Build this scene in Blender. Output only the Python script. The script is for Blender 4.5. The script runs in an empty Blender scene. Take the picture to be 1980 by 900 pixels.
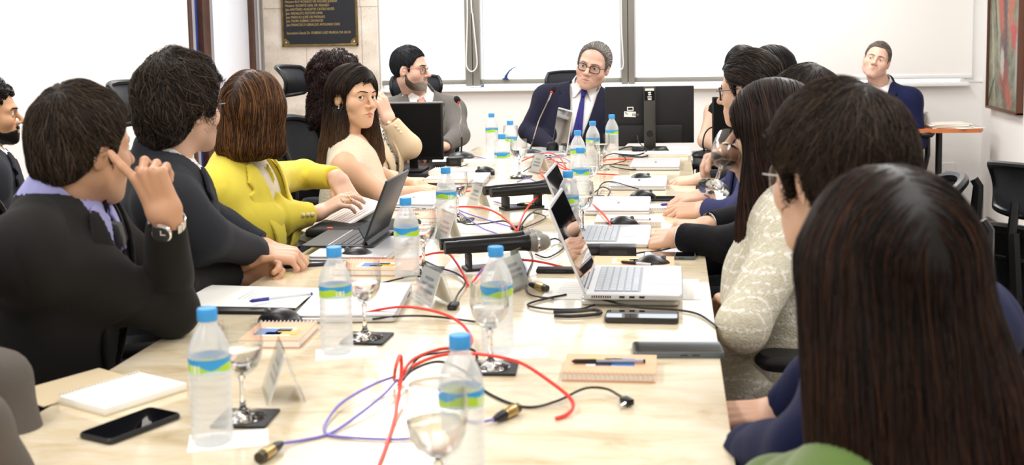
import bpy, bmesh, math, random
import numpy as np
from mathutils import Vector, Matrix
random.seed(7); np.random.seed(7)
SC = bpy.context.scene
COL = SC.collection
# ---------------------------------------------------------------- camera
CAM_Z = 1.37
F_PX = 2300.0; PX, PY = 990.0, 295.0          # focal length and optical axis, in pixels of the 1980x900 frame
_dy = np.array([310, 54 - PY, F_PX]); _dy /= np.linalg.norm(_dy)
_dd = np.array([410., 22477, F_PX]); _dd -= _dd.dot(_dy) * _dy; _dd /= np.linalg.norm(_dd)
_dx = np.cross(_dd, _dy)
if _dx[0] < 0: _dx = -_dx
RW = np.stack([_dx, _dy, -_dd])               # camera (x right, y down, z forward) -> world
cam = bpy.data.cameras.new('camera'); camo = bpy.data.objects.new('camera', cam); COL.objects.link(camo)
cam.sensor_width = 36; cam.lens = F_PX / 1980 * 36
cam.shift_x = 0; cam.shift_y = -(450 - PY) / 1980
m = Matrix.Identity(4)
for i in range(3):
    m[i][0] = RW[i][0]; m[i][1] = -RW[i][1]; m[i][2] = -RW[i][2]
m[2][3] = CAM_Z
camo.matrix_world = m
cam.clip_start = .05
cam.dof.use_dof = True; cam.dof.focus_distance = 4.4; cam.dof.aperture_fstop = 5.6
SC.camera = camo
# ---------------------------------------------------------------- world, light, exposure
W = bpy.data.worlds.new('overcast_sky'); SC.world = W; W.use_nodes = True
W.node_tree.nodes['Background'].inputs[0].default_value = (.93, .96, 1, 1)
W.node_tree.nodes['Background'].inputs[1].default_value = 2.6
SC.view_settings.view_transform = 'Standard'; SC.view_settings.look = 'None'
SC.view_settings.exposure = -0.08; SC.view_settings.gamma = 1.0
SC.view_settings.use_curve_mapping = False
def area(name, loc, sx, sy, power, color=(1, .97, .93), rot=(0, 0, 0)):
    L = bpy.data.lights.new(name, 'AREA'); L.shape = 'RECTANGLE'; L.size = sx; L.size_y = sy
    L.energy = power; L.color = color
    o = bpy.data.objects.new(name, L); o.location = loc; o.rotation_euler = rot; COL.objects.link(o); return o
for j, y in enumerate((-.6, 1.4, 3.4, 5.4, 7.2)):      # two rows of added area lights under the ceiling, no fixtures seen
    for i, x in enumerate((-1.7, .75)):
        area('added_ceiling_light', (x, y, 2.66), .6, 1.2, 28 if y < 4 else 40, (1, .985, .97))
SC.cycles.max_bounces = 8; SC.cycles.transparent_max_bounces = 12; SC.cycles.transmission_bounces = 8
SC.cycles.caustics_reflective = False; SC.cycles.caustics_refractive = False
SC.cycles.sample_clamp_indirect = 6
# ---------------------------------------------------------------- helpers
def ray(px, py): return RW @ np.array([px - PX, py - PY, F_PX])
def at(px, py, Y):
    r = ray(px, py); return np.array([0, 0, CAM_Z]) + r * (Y / r[1])
def onz(px, py, z=.75):
    r = ray(px, py); return np.array([0, 0, CAM_Z]) + r * ((z - CAM_Z) / r[2])
def onx(px, py, X):
    r = ray(px, py); return np.array([0, 0, CAM_Z]) + r * (X / r[0])
def lin(c): return c / 12.92 if c <= .04045 else ((c + .055) / 1.055) ** 2.4
def rgb(h):
    h = h.lstrip('#'); return tuple(lin(int(h[i:i + 2], 16) / 255) for i in (0, 2, 4))
MATS = {}
def mat(name, color, rough=.5, metal=0, spec=.5, trans=0, ior=1.45, alpha=1, coat=0, sheen=0, bump=None, vary=None, attr=None, emit=0, sss=0, fold=None):
    """procedural principled material; bump=(scale,strength[,stretch]); vary=(scale, colour2, amount)"""
    if name in MATS: return MATS[name]
    M = bpy.data.materials.new(name); M.use_nodes = True
    N = M.node_tree.nodes; L = M.node_tree.links; b = N['Principled BSDF']
    if isinstance(color, str): color = rgb(color)
    b.inputs['Base Color'].default_value = (*color, 1); b.inputs['Roughness'].default_value = rough
    b.inputs['Metallic'].default_value = metal; b.inputs['Specular IOR Level'].default_value = spec
    b.inputs['Transmission Weight'].default_value = trans; b.inputs['IOR'].default_value = ior
    b.inputs['Alpha'].default_value = alpha; b.inputs['Coat Weight'].default_value = coat
    b.inputs['Sheen Weight'].default_value = sheen
    if sss:
        b.inputs['Subsurface Weight'].default_value = sss; b.inputs['Subsurface Radius'].default_value = (.012, .005, .003)
        b.inputs['Subsurface Scale'].default_value = .6
    if emit:
        b.inputs['Emission Color'].default_value = (*color, 1); b.inputs['Emission Strength'].default_value = emit
    src = None
    if attr:
        a = N.new('ShaderNodeAttribute'); a.attribute_name = attr; src = a.outputs['Color']
    tc = N.new('ShaderNodeTexCoord')
    if vary:
        n = N.new('ShaderNodeTexNoise'); n.inputs['Scale'].default_value = vary[0]; n.inputs['Detail'].default_value = 5
        L.new(tc.outputs['Object'], n.inputs['Vector'])
        mx = N.new('ShaderNodeMix'); mx.data_type = 'RGBA'
        mp = N.new('ShaderNodeMapRange'); mp.inputs[1].default_value = .35; mp.inputs[2].default_value = .65; mp.inputs[4].default_value = vary[2]
        L.new(n.outputs[0], mp.inputs[0]); L.new(mp.outputs[0], mx.inputs['Factor'])
        if src: L.new(src, mx.inputs[6])
        else: mx.inputs[6].default_value = (*color, 1)
        c2 = rgb(vary[1]) if isinstance(vary[1], str) else vary[1]
        mx.inputs[7].default_value = (*c2, 1); src = mx.outputs[2]
    if src: L.new(src, b.inputs['Base Color'])
    if bump:
        n = N.new('ShaderNodeTexNoise'); n.inputs['Scale'].default_value = bump[0]; n.inputs['Detail'].default_value = 4
        if len(bump) > 2:
            mpn = N.new('ShaderNodeMapping'); mpn.inputs['Scale'].default_value = bump[2]
            L.new(tc.outputs['Object'], mpn.inputs['Vector']); L.new(mpn.outputs[0], n.inputs['Vector'])
        else: L.new(tc.outputs['Object'], n.inputs['Vector'])
        bp = N.new('ShaderNodeBump'); bp.inputs['Strength'].default_value = bump[1]; bp.inputs['Distance'].default_value = .01
        if fold:                                      # soft creases in cloth
            n2 = N.new('ShaderNodeTexNoise'); n2.inputs['Scale'].default_value = fold[0]; n2.inputs['Detail'].default_value = 1; n2.inputs['Distortion'].default_value = .8
            mp2 = N.new('ShaderNodeMapping'); mp2.inputs['Scale'].default_value = (1, 1, .45); mp2.inputs['Rotation'].default_value = (.5, .7, 0); L.new(tc.outputs['Object'], mp2.inputs['Vector']); L.new(mp2.outputs[0], n2.inputs['Vector'])
            ab = N.new('ShaderNodeMath'); ab.operation = 'SUBTRACT'; ab.inputs[1].default_value = .5; L.new(n2.outputs[0], ab.inputs[0])
            a2 = N.new('ShaderNodeMath'); a2.operation = 'ABSOLUTE'; L.new(ab.outputs[0], a2.inputs[0])
            b2 = N.new('ShaderNodeBump'); b2.inputs['Strength'].default_value = fold[1]; b2.inputs['Distance'].default_value = .04; L.new(a2.outputs[0], b2.inputs['Height']); L.new(b2.outputs[0], bp.inputs['Normal'])
        L.new(n.outputs[0], bp.inputs['Height']); L.new(bp.outputs[0], b.inputs['Normal'])
    MATS[name] = M; return M
def tag(o, label=None, cat=None, group=None, kind=None):
    if label: o['label'] = label
    if cat: o['category'] = cat
    if group: o['group'] = group
    if kind: o['kind'] = kind
    return o
def empty(name, loc, rz=0, label=None, cat=None, group=None):
    o = bpy.data.objects.new(name, None); COL.objects.link(o); o.location = loc; o.rotation_euler = (0, 0, rz)
    o.empty_display_size = .05
    return tag(o, label, cat, group)
def mesh_np(name, V, F, material=None, parent=None, col=None, smooth=True, tris=None, sharp=None):
    """numpy verts, quads (M,4) and optionally tris (K,3)"""
    me = bpy.data.meshes.new(name); V = np.asarray(V, np.float32)
    F = np.asarray(F, np.int32).reshape(-1, 4) if F is not None and len(F) else np.zeros((0, 4), np.int32)
    T = np.asarray(tris, np.int32).reshape(-1, 3) if tris is not None and len(tris) else np.zeros((0, 3), np.int32)
    me.vertices.add(len(V)); me.vertices.foreach_set('co', V.ravel())
    nl = F.size + T.size; me.loops.add(nl)
    me.loops.foreach_set('vertex_index', np.concatenate([F.ravel(), T.ravel()]))
    me.polygons.add(len(F) + len(T))
    st = np.concatenate([np.arange(len(F)) * 4, F.size + np.arange(len(T)) * 3]).astype(np.int32)
    me.polygons.foreach_set('loop_start', st)
    if smooth: me.polygons.foreach_set('use_smooth', np.ones(len(st), bool))
    if col is not None:
        a = me.color_attributes.new('col', 'FLOAT_COLOR', 'POINT')
        c = np.ones((len(V), 4), np.float32); c[:, :3] = col; a.data.foreach_set('color', c.ravel())
    me.update(calc_edges=True); me.validate()
    if sharp is not None: me.set_sharp_from_angle(angle=math.radians(sharp))
    o = bpy.data.objects.new(name, me); COL.objects.link(o)
    if material: me.materials.append(material)
    if parent: o.parent = parent
    return o
def rotz(a): return np.array([[math.cos(a), -math.sin(a), 0], [math.sin(a), math.cos(a), 0], [0, 0, 1]])
def rotx(a): return np.array([[1, 0, 0], [0, math.cos(a), -math.sin(a)], [0, math.sin(a), math.cos(a)]])
def roty(a): return np.array([[math.cos(a), 0, math.sin(a)], [0, 1, 0], [-math.sin(a), 0, math.cos(a)]])
def unit(v):
    v = np.asarray(v, float); return v / (np.linalg.norm(v) + 1e-12)
class MB:
    """collects shapes and links them as one mesh object"""
    def __init__(s): s.v = []; s.f = []
    def add(s, V, F, M=None, c=(0, 0, 0)):
        V = np.asarray(V, float)
        if M is not None: V = V @ np.asarray(M).T
        n = sum(len(x) for x in s.v); s.v.append(V + np.asarray(c)); s.f += [tuple(i + n for i in f) for f in F]; return s
    def box(s, c, h, M=None, bev=0, seg=2):
        bm = bmesh.new(); bmesh.ops.create_cube(bm, size=2)
        for v in bm.verts: v.co = Vector((v.co.x * h[0], v.co.y * h[1], v.co.z * h[2]))
        if bev: bmesh.ops.bevel(bm, geom=bm.edges[:], offset=min(bev, min(h) * .98), segments=seg, affect='EDGES', profile=.5)
        bm.verts.index_update()
        V = [tuple(v.co) for v in bm.verts]; F = [tuple(v.index for v in f.verts) for f in bm.faces]; bm.free()
        return s.add(V, F, M, c)
    def slab(s, c, h, r, M=None, bev=.001, seg=5):
        """flat plate with rounded corners of radius r in plan"""
        pts = []
        for cx_, cy_, a0 in ((1, 1, 0), (-1, 1, 90), (-1, -1, 180), (1, -1, 270)):
            for k in range(seg + 1):
                a = math.radians(a0 + 90 * k / seg)
                pts.append((cx_ * (h[0] - r) + r * math.cos(a), cy_ * (h[1] - r) + r * math.sin(a)))
        n = len(pts); V = []
        def ring(z, ins):
            for x, y in pts:
                l = math.hypot(x, y); V.append((x - ins * x / l, y - ins * y / l, z))
        ring(-h[2], bev); ring(-h[2] + bev, 0); ring(h[2] - bev, 0); ring(h[2], bev)
        F = [tuple(range(n - 1, -1, -1)), tuple(range(3 * n, 4 * n))]
        for k in range(3):
            for i in range(n):
                j = (i + 1) % n; F.append((k * n + i, k * n + j, (k + 1) * n + j, (k + 1) * n + i))
        return s.add(V, F, M, c)
    def tube(s, P, r, n=8, closed=False, caps=True):
        P = [np.asarray(p, float) for p in P]; m_ = len(P); V = []; F = []
        rr = r if hasattr(r, '__len__') else [r] * m_
        up = None
        for i, p in enumerate(P):
            a = P[(i - 1) % m_] if closed or i > 0 else p; b = P[(i + 1) % m_] if closed or i < m_ - 1 else p
            t = unit(b - a)
            if up is None:
                up = np.cross(t, (0, 0, 1.)); 
                if np.linalg.norm(up) < .1: up = np.cross(t, (1., 0, 0))
            up = unit(up - t * up.dot(t)); w = np.cross(t, up)
            for k in range(n):
                A = 2 * math.pi * k / n; V.append(p + rr[i] * (math.cos(A) * up + math.sin(A) * w))
        for i in range(m_ if closed else m_ - 1):
            j = (i + 1) % m_
            for k in range(n):
                l = (k + 1) % n; F.append((i * n + k, i * n + l, j * n + l, j * n + k))
        if caps and not closed:
            F.append(tuple(range(n - 1, -1, -1))); F.append(tuple((m_ - 1) * n + k for k in range(n)))
        return s.add(V, F)
    def lathe(s, prof, n=24, c=(0, 0, 0), M=None, closed=False):
        V = []; F = []
        for r, z in prof:
            for k in range(n):
                a = 2 * math.pi * k / n; V.append((r * math.cos(a), r * math.sin(a), z))
        m_ = len(prof)
        for i in range(m_ - 1):
            for k in range(n):
                l = (k + 1) % n; F.append((i * n + k, i * n + l, (i + 1) * n + l, (i + 1) * n + k))
        if prof[0][0] > 1e-6 and not closed: F.append(tuple(range(n - 1, -1, -1)))
        if prof[-1][0] > 1e-6 and not closed: F.append(tuple((m_ - 1) * n + k for k in range(n)))
        if closed:
            for k in range(n):
                l = (k + 1) % n; F.append(((m_ - 1) * n + k, (m_ - 1) * n + l, l, k))
        return s.add(V, F, M, c)
    def prism(s, poly, z0, z1, M=None, c=(0, 0, 0)):
        n = len(poly); V = [(x, y, z0) for x, y in poly] + [(x, y, z1) for x, y in poly]
        F = [tuple(range(n - 1, -1, -1)), tuple(range(n, 2 * n))] + [(i, (i + 1) % n, n + (i + 1) % n, n + i) for i in range(n)]
        return s.add(V, F, M, c)
    def sphere(s, c, r, nu=16, nv=10, M=None):
        r = r if hasattr(r, '__len__') else (r, r, r)
        V = []; F = []
        for j in range(nv + 1):
            t = math.pi * j / nv
            for i in range(nu):
                a = 2 * math.pi * i / nu; V.append((r[0] * math.sin(t) * math.cos(a), r[1] * math.sin(t) * math.sin(a), r[2] * math.cos(t)))
        for j in range(nv):
            for i in range(nu):
                k = (i + 1) % nu; F.append((j * nu + i, (j + 1) * nu + i, (j + 1) * nu + k, j * nu + k))
        return s.add(V, F, M, c)
    def build(s, name, material, parent=None, smooth=True, angle=35, label=None, kind=None, loc=None):
        me = bpy.data.meshes.new(name); V = np.concatenate(s.v)
        me.from_pydata([tuple(v) for v in V], [], s.f)
        me.validate()
        bm = bmesh.new(); bm.from_mesh(me); bmesh.ops.remove_doubles(bm, verts=bm.verts, dist=1e-6)
        bmesh.ops.recalc_face_normals(bm, faces=bm.faces); bm.to_mesh(me); bm.free()
        if smooth:
            me.polygons.foreach_set('use_smooth', np.ones(len(me.polygons), bool)); me.set_sharp_from_angle(angle=math.radians(angle))
        me.materials.append(material); o = bpy.data.objects.new(name, me); COL.objects.link(o)
        if parent: o.parent = parent
        if loc is not None: o.location = loc
        return tag(o, label, None, None, kind)
def kids(o): return [c for c in bpy.data.objects if c.parent == o]
CH = {}
def copy_tree(o, parent=None):
    c = o.copy(); COL.objects.link(c)
    if parent: c.parent = parent
    for k in o.children: copy_tree(k, c)
    return c
def place(proto, loc, rz=0, label=None, group=None):
    if not proto.get('_used'):
        proto['_used'] = 1; o = proto
    else: o = copy_tree(proto)
    o.location = tuple(loc); o.rotation_euler = (0, 0, rz)
    if label: o['label'] = label
    if group: o['group'] = group
    return o
def catmull(P, k=8):
    P = [np.asarray(p, float) for p in P]; Q = [2 * P[0] - P[1]] + P + [2 * P[-1] - P[-2]]; out = []
    for i in range(1, len(Q) - 2):
        for j in range(k):
            t = j / k; a, b, c, d = Q[i - 1:i + 3]
            out.append(.5 * ((2 * b) + (-a + c) * t + (2 * a - 5 * b + 4 * c - d) * t * t + (-a + 3 * b - 3 * c + d) * t ** 3))
    out.append(P[-1]); return out
def text_mesh(body, size, name, material, parent, M, c, align='LEFT', depth=.0004):
    """flat lettering turned into a mesh; M maps text x/y/z to world"""
    cu = bpy.data.curves.new('lettering', 'FONT'); cu.body = body; cu.size = size; cu.align_x = align; cu.extrude = depth; cu.resolution_u = 3
    t = bpy.data.objects.new('lettering', cu); COL.objects.link(t)
    dg = bpy.context.evaluated_depsgraph_get(); me = bpy.data.meshes.new_from_object(t.evaluated_get(dg))
    bpy.data.objects.remove(t); bpy.data.curves.remove(cu)
    V = np.array([v.co for v in me.vertices]) @ np.asarray(M).T + np.asarray(c)
    me.vertices.foreach_set('co', V.astype(np.float32).ravel()); me.materials.clear(); me.materials.append(material); me.update()
    o = bpy.data.objects.new(name, me); COL.objects.link(o); o.parent = parent; return o
# ---------------------------------------------------------------- room shell
XL, XR, YB, ZC = -3.0, 2.1, 8.5, 2.7
m_wall = mat('white_wall_paint', '#efedea', .7, bump=(180, .03))
m_ceil = mat('ceiling_paint', '#f4f3f0', .8)
m_alu = mat('grey_aluminium', '#8f8c84', .45, .3)
m_alu2 = mat('pale_aluminium', '#a7a4ac', .4, .4)
m_wood = mat('dark_brown_wood', '#4a2817', .45, bump=(30, .1, (20, 20, 1)), vary=(25, '#2f180d', .6))
m_white = mat('white_plastic', '#f2f2f0', .4)
m_black = mat('black_plastic', '#0d0d0f', .4)
m_blackm = mat('matt_black_plastic', '#101012', .65)
m_chrome = mat('chrome', '#d8d8d8', .15, 1)
m_paper = mat('white_paper', '#f6f5f0', .8)
def structure(name, mb, m_, parent=None):
    return mb.build(name, m_, parent, kind='structure')
def carpet():
    M = mat('beige_carpet', '#b9a796', .95, vary=(40, '#8f7d6e', .8), bump=(400, .4)); return M
structure('floor', MB().box((0, 3, -.05), (4.2, 6, .05)), carpet())
structure('ceiling', MB().box((0, 3, ZC + .05), (4.2, 6, .05)), m_ceil)
yl = lambda px, x=XL: float(onx(px, 60, x)[1])
xb = lambda px, Y=YB, py=150: float(at(px, py, Y)[0])
zb = lambda px, py, Y=YB: float(at(px, py, Y)[2])
Y1 = yl(364); Y2 = yl(498)
wl = MB().box((XL - .1, (Y1 - 3) / 2, ZC / 2), (.1, (Y1 + 3) / 2, ZC / 2)).box((XL - .1, (Y2 + YB + .15) / 2, ZC / 2), (.1, (YB + .15 - Y2) / 2, ZC / 2))
wl.box((XL - .1, (Y1 + Y2) / 2, 2.55), (.1, (Y2 - Y1) / 2, .15))
structure('wall_left', wl, m_wall)
structure('wall_front', MB().box((0, -3.0, ZC / 2), (4.2, .1, ZC / 2)), m_wall)
# sliding partition in the left wall: brown jambs, grey rails, a white leaf and a strip of blue glass
d1 = empty('door_1', (XL, Y1, 0)); d1['kind'] = 'structure'
def strip(name, p0, p1, x0, x1, m_, z0=0, z1=2.4):
    a, b = yl(p0) - Y1, yl(p1) - Y1
    return MB().box(((x0 + x1) / 2, (a + b) / 2, (z0 + z1) / 2), ((x1 - x0) / 2, (b - a) / 2 - .001, (z1 - z0) / 2), bev=.003).build(name, m_, d1)
m_blue = mat('blue_glass', '#24418c', .12, coat=.3)
m_leaf = mat('white_door_leaf', '#eef2fb', .35)
strip('jamb', 364, 370, -.1, .012, m_wood); strip('rail', 370, 377, -.1, .006, m_alu2)
strip('glass_strip', 377, 389, -.06, -.02, m_blue)
strip('jamb', 389, 403.5, -.1, .015, m_wood); strip('rail', 403.5, 411, -.1, .008, m_alu2)
strip('door_leaf', 411, 482, -.06, -.005, m_leaf)
strip('jamb', 482, 490, -.1, .014, m_wood); strip('rail', 490, 498, -.1, .007, m_alu2)
strip('header', 364, 498, -.1, .02, m_wood, 2.4, 2.46)
# back wall
xc1 = xb(731, 8.42, 100); xw = 2.0
zs = zb(1060, 162); zr = zb(1060, 152.5)
wb = MB().box(((XL + XR + .2) / 2, YB + .1, zs / 2 - .02), ((XR + .2 - XL) / 2, .1, zs / 2 - .02))
wb.box(((XL + XR + .2) / 2, YB + .1, (2.5 + ZC) / 2), ((XR + .2 - XL) / 2, .1, (ZC - 2.5) / 2))
zm_, zh_ = (zs - .04 + 2.5) / 2, (2.5 - zs + .04) / 2
wb.box(((XL + xc1) / 2, YB + .1, zm_), ((xc1 - XL) / 2, .1, zh_)).box(((xw + XR + .2) / 2, YB + .1, zm_), ((XR + .2 - xw) / 2, .1, zh_))
structure('wall_back', wb, m_wall)
structure('trim_1', MB().box(((xc1 + xw) / 2, YB + .03, zs - .035), ((xw - xc1) / 2, .085, .013), bev=.004), m_white)
# windows
def thin_glass(name, tint, gl):
    M = bpy.data.materials.new(name); M.use_nodes = True; N = M.node_tree.nodes; L = M.node_tree.links
    N.remove(N['Principled BSDF']); t = N.new('ShaderNodeBsdfTransparent'); g = N.new('ShaderNodeBsdfGlossy'); mx = N.new('ShaderNodeMixShader')
    t.inputs[0].default_value = (*tint, 1); g.inputs['Roughness'].default_value = .03
    lw = N.new('ShaderNodeLayerWeight'); lw.inputs[0].default_value = .35; ml = N.new('ShaderNodeMath'); ml.operation = 'MULTIPLY'; ml.inputs[1].default_value = gl
    L.new(lw.outputs['Facing'], ml.inputs[0]); L.new(ml.outputs[0], mx.inputs[0]); L.new(t.outputs[0], mx.inputs[1]); L.new(g.outputs[0], mx.inputs[2])
    L.new(mx.outputs[0], N['Material Output'].inputs[0]); MATS[name] = M; return M
m_pane = thin_glass('window_glass', (.97, .99, 1), .25)
xm1a, xm1b, xm2a, xm2b = xb(899, YB, 80), xb(927, YB, 80), xb(1201, YB, 80), xb(1227, YB, 80)
xm3a, xm3b = xb(1500, YB, 80), xb(1527, YB, 80)
ZT = 2.5
def window(name, xa, xb_, label=None):
    w = empty(name, ((xa + xb_) / 2, YB + .05, zs)); w['kind'] = 'structure'
    hw = (xb_ - xa) / 2; h = ZT - zs; rh = zr - zs
    MB().box((0, 0, rh / 2), (hw, .03, rh / 2), bev=.003).build('bottom_rail', m_alu, w)
    MB().box((0, 0, h - .03), (hw, .03, .03), bev=.003).build('top_rail', m_alu, w)
    MB().box((0, .0, h / 2 + rh / 2), (hw, .003, h / 2 - rh / 2 - .02)).build('pane', m_pane, w)
    for sx in (-1, 1):
        MB().box((sx * (hw - .006), 0, h / 2), (.006, .025, h / 2 - .02)).build('sash_stile', m_white, w)
    return w
w1 = window('window_1', xc1, xm1a); w2 = window('window_2', xm1b, xm2a); w3 = window('window_3', xm2b, xm3a); w4 = window('window_4', xm3b, xw)
for k, (a, b) in enumerate(((xm1a, xm1b), (xm2a, xm2b), (xm3a, xm3b))):
    t = MB(); g = .0025; c = (a + b) / 2
    for p, q in ((a, c - g), (c + g, b)): t.box(((p + q) / 2, YB + .045, (zs + ZT) / 2 - .004), ((q - p) / 2, .05, (ZT - zs) / 2 + .008), bev=.003)
    t.box((c, YB + .06, (zs + ZT) / 2), (.004, .03, (ZT - zs) / 2))
    structure('trim_%d' % (k + 2), t, m_alu)
# blue conduit seen through the pane and a casement stay
p = at(931, 80, YB + .2)
tag(MB().tube([(p[0], p[1], .9), (p[0], p[1], 2.6)], .014, 8).build('blue_pipe', mat('blue_pipe_paint', '#3c6aa5', .4)),
    'blue vertical pipe outside the middle window beside its left mullion', 'pipe')
p = at(978, 152, YB + .02)
st = MB().tube([(0, 0, 0), (.004, 0, .018), (.012, -.004, .035), (.03, -.006, .06), (.06, -.008, .082), (.085, -.01, .09)], [.012, .013, .008, .006, .004, .002], 8)
st.box((0, 0, .004), (.022, .01, .006), bev=.003)
tag(st.build('casement_stay', mat('blue_stay_paint', '#26406e', .4), loc=(p[0], p[1] - .02, zr)), 'small blue casement stay curving up from the middle window rail', 'window stay')
# blind cords
def cord(pts, name, label, group=None):
    return tag(MB().tube(catmull(pts, 6), .0045, 6).build(name, m_white), label, 'cord', group)
def bp(px, py, Y=YB - .03): return at(px, py, Y)
top = lambda px: np.array([xb(px, YB - .03, 0), YB - .03, 2.45])
cord([top(905), bp(903.5, 0), bp(903, 60), bp(901.5, 115), bp(903, 130), bp(910, 138), bp(918, 135), bp(922.5, 122), bp(920, 90), bp(914, 30), bp(911, 0), top(907)],
     'blind_cord', 'white looped blind cord hanging over the left window mullion')
cord([top(1201), bp(1201, 0), bp(1202, 60), bp(1204.5, 110), bp(1205, 125), bp(1203, 133), bp(1199, 134)], 'blind_cord', 'white blind cord hanging beside the right window mullion above the table head')
# roller blind over the right windows
xa, xbb = xb(1412, YB - .03, 80), xb(1880, YB - .03, 100)
zb0 = zb(1740, 152, YB - .03)
rb = empty('roller_blind', ((xa + xbb) / 2, YB - .03, zb0), 0, 'wide white roller blind drawn down over the right hand windows', 'blind')
def cloth_mat():
    M = mat('white_blind_cloth', '#f3f1ee', .8, bump=(300, .05)); return M
hw = (xbb - xa) / 2
MB().box((0, 0, (2.5 - zb0) / 2), (hw, .0015, (2.5 - zb0) / 2)).build('cloth', cloth_mat(), rb)
MB().box((0, -.002, .012), (hw, .007, .014), bev=.005).build('bottom_bar', m_white, rb)
MB().lathe([(.03, -hw), (.03, hw)], 16, (0, .0, 2.52 - zb0), roty(math.pi / 2)).build('roller_tube', m_white, rb)
# white sill band under the blind
structure('trim_5', MB().box(((xw + xbb) / 2 + .02, YB - .004, zb0 - .02), (.08, .004, .01)), m_white)
# right wall with its shallow pilaster, baseboards
yp = float(onx(1914, 300, XR - .05)[1])
structure('wall_right', MB().box((XR + .1, (YB + .2 - 3) / 2, ZC / 2), (.1, (YB + .2 + 3) / 2, ZC / 2)).box((XR - .0245, (yp - 2.9) / 2, ZC / 2), (.025, (yp + 2.9) / 2, ZC / 2)), m_wall)
m_base = mat('brown_baseboard', '#6b5549', .6)
structure('baseboard_right', MB().box((XR - .058, (yp - 2.9) / 2, .05), (.009, (yp + 2.9) / 2, .05), bev=.003), m_base)
structure('baseboard_back', MB().box(((XL + XR) / 2, YB - .009, .03), ((XR - XL) / 2, .009, .03), bev=.003), mat('beige_baseboard', '#a3937f', .6))
structure('baseboard_left', MB().box((XL + .009, (Y1 - 2.9) / 2, .05), (.009, (Y1 + 2.9) / 2 - .01, .05), bev=.003), m_base)
# travertine column of single slabs
def travertine():
    M = bpy.data.materials.new('travertine'); M.use_nodes = True; N = M.node_tree.nodes; L = M.node_tree.links; b = N['Principled BSDF']
    tc = N.new('ShaderNodeTexCoord'); mp = N.new('ShaderNodeMapping'); mp.inputs['Scale'].default_value = (1, 1, 2.2); L.new(tc.outputs['Object'], mp.inputs[0])
    n = N.new('ShaderNodeTexNoise'); n.inputs['Scale'].default_value = 4; n.inputs['Detail'].default_value = 8; L.new(mp.outputs[0], n.inputs[0])
    r = N.new('ShaderNodeValToRGB'); r.color_ramp.elements[0].position = .3; r.color_ramp.elements[1].position = .7
    r.color_ramp.elements[0].color = (*rgb('#cdbfae'), 1); r.color_ramp.elements[1].color = (*rgb('#e9dfd2'), 1)
    L.new(n.outputs[0], r.inputs[0])
    v = N.new('ShaderNodeTexNoise'); v.inputs['Scale'].default_value = 75; v.inputs['Detail'].default_value = 3; L.new(mp.outputs[0], v.inputs[0])
    r2 = N.new('ShaderNodeValToRGB'); r2.color_ramp.elements[0].position = .33; r2.color_ramp.elements[1].position = .40
    r2.color_ramp.elements[0].color = (.62, .55, .47, 1); r2.color_ramp.elements[1].color = (1, 1, 1, 1); L.new(v.outputs[0], r2.inputs[0])
    mx = N.new('ShaderNodeMix'); mx.data_type = 'RGBA'; mx.blend_type = 'MULTIPLY'; mx.inputs[0].default_value = .8
    L.new(r.outputs[0], mx.inputs[6]); L.new(r2.outputs[0], mx.inputs[7]); L.new(mx.outputs[2], b.inputs['Base Color'])
    bp_ = N.new('ShaderNodeBump'); bp_.inputs['Strength'].default_value = .5; bp_.inputs['Distance'].default_value = .01
    L.new(r2.outputs[0], bp_.inputs['Height']); L.new(bp_.outputs[0], b.inputs['Normal']); b.inputs['Roughness'].default_value = .5
    return M
m_trav = travertine()
YCOL = 8.42
xc0 = xb(509, YCOL, 60)
colm = empty('trim_6', ((xc0 + xc1) / 2, YB, 0)); colm['kind'] = 'structure'
cw = (xc1 - xc0) / 2
MB().box((0, -.03, ZC / 2), (cw - .004, .028, ZC / 2 - .01)).build('column_core', mat('mortar', '#b8ab9a', .9), colm)
zj = [0, zb(600, 164, YCOL) - .54, zb(600, 164, YCOL), zb(600, 15.6, YCOL), zb(600, 15.6, YCOL) + .54, ZC]
zj.insert(1, zj[1] - .3)
cuts = [[.4], [.7], [650], [591, 699], [697], [600]]
for i in range(len(zj) - 1):
    if zj[i + 1] - zj[i] < .02: continue
    cs = cuts[min(i, 5)]
    xs = [-cw] + [(-cw + 2 * cw * c) if c < 2 else xb(c, YCOL, 60) - (xc0 + xc1) / 2 for c in cs] + [cw]
    for a, b in zip(xs[:-1], xs[1:]):
        g = .0012; z0, z1 = zj[i], zj[i + 1]; pr = random.uniform(0, .0015)
        MB().box(((a + b) / 2, YCOL - YB + .012 - pr, (z0 + z1) / 2), ((b - a) / 2 - g, .012, (z1 - z0) / 2 - g), bev=.0015, seg=1).build('stone_slab', m_trav, colm)
# bronze plaque
YP = YCOL - .004
pa = at(547, 91, YP); pb_ = at(694, 88, YP); pw = (pb_[0] - pa[0]); pz = (pa[2] + pb_[2]) / 2; ph = .95
pl = empty('wall_plaque', ((pa[0] + pb_[0]) / 2, YP, pz), 0, 'black and bronze memorial plaque with lines of raised names on the stone column', 'plaque')
m_brz = mat('bronze', '#8a7448', .38, .85, vary=(30, '#5f4d2c', .6)); m_plq = mat('plaque_black', '#15171f', .35)
MB().box((0, -.006, ph / 2), (pw / 2 - .004, .005, ph / 2 - .004)).build('field', m_plq, pl)
bw = .0175; fr = MB()
for c, h in (((0, -.009, bw / 2), (pw / 2, .008, bw / 2)), ((0, -.009, ph - bw / 2), (pw / 2, .008, bw / 2)), ((-pw / 2 + bw / 2, -.009, ph / 2), (bw / 2, .008, ph / 2)), ((pw / 2 - bw / 2, -.009, ph / 2), (bw / 2, .008, ph / 2))):
    fr.box(c, h, bev=.004)
fr.build('border', m_brz, pl)
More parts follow.
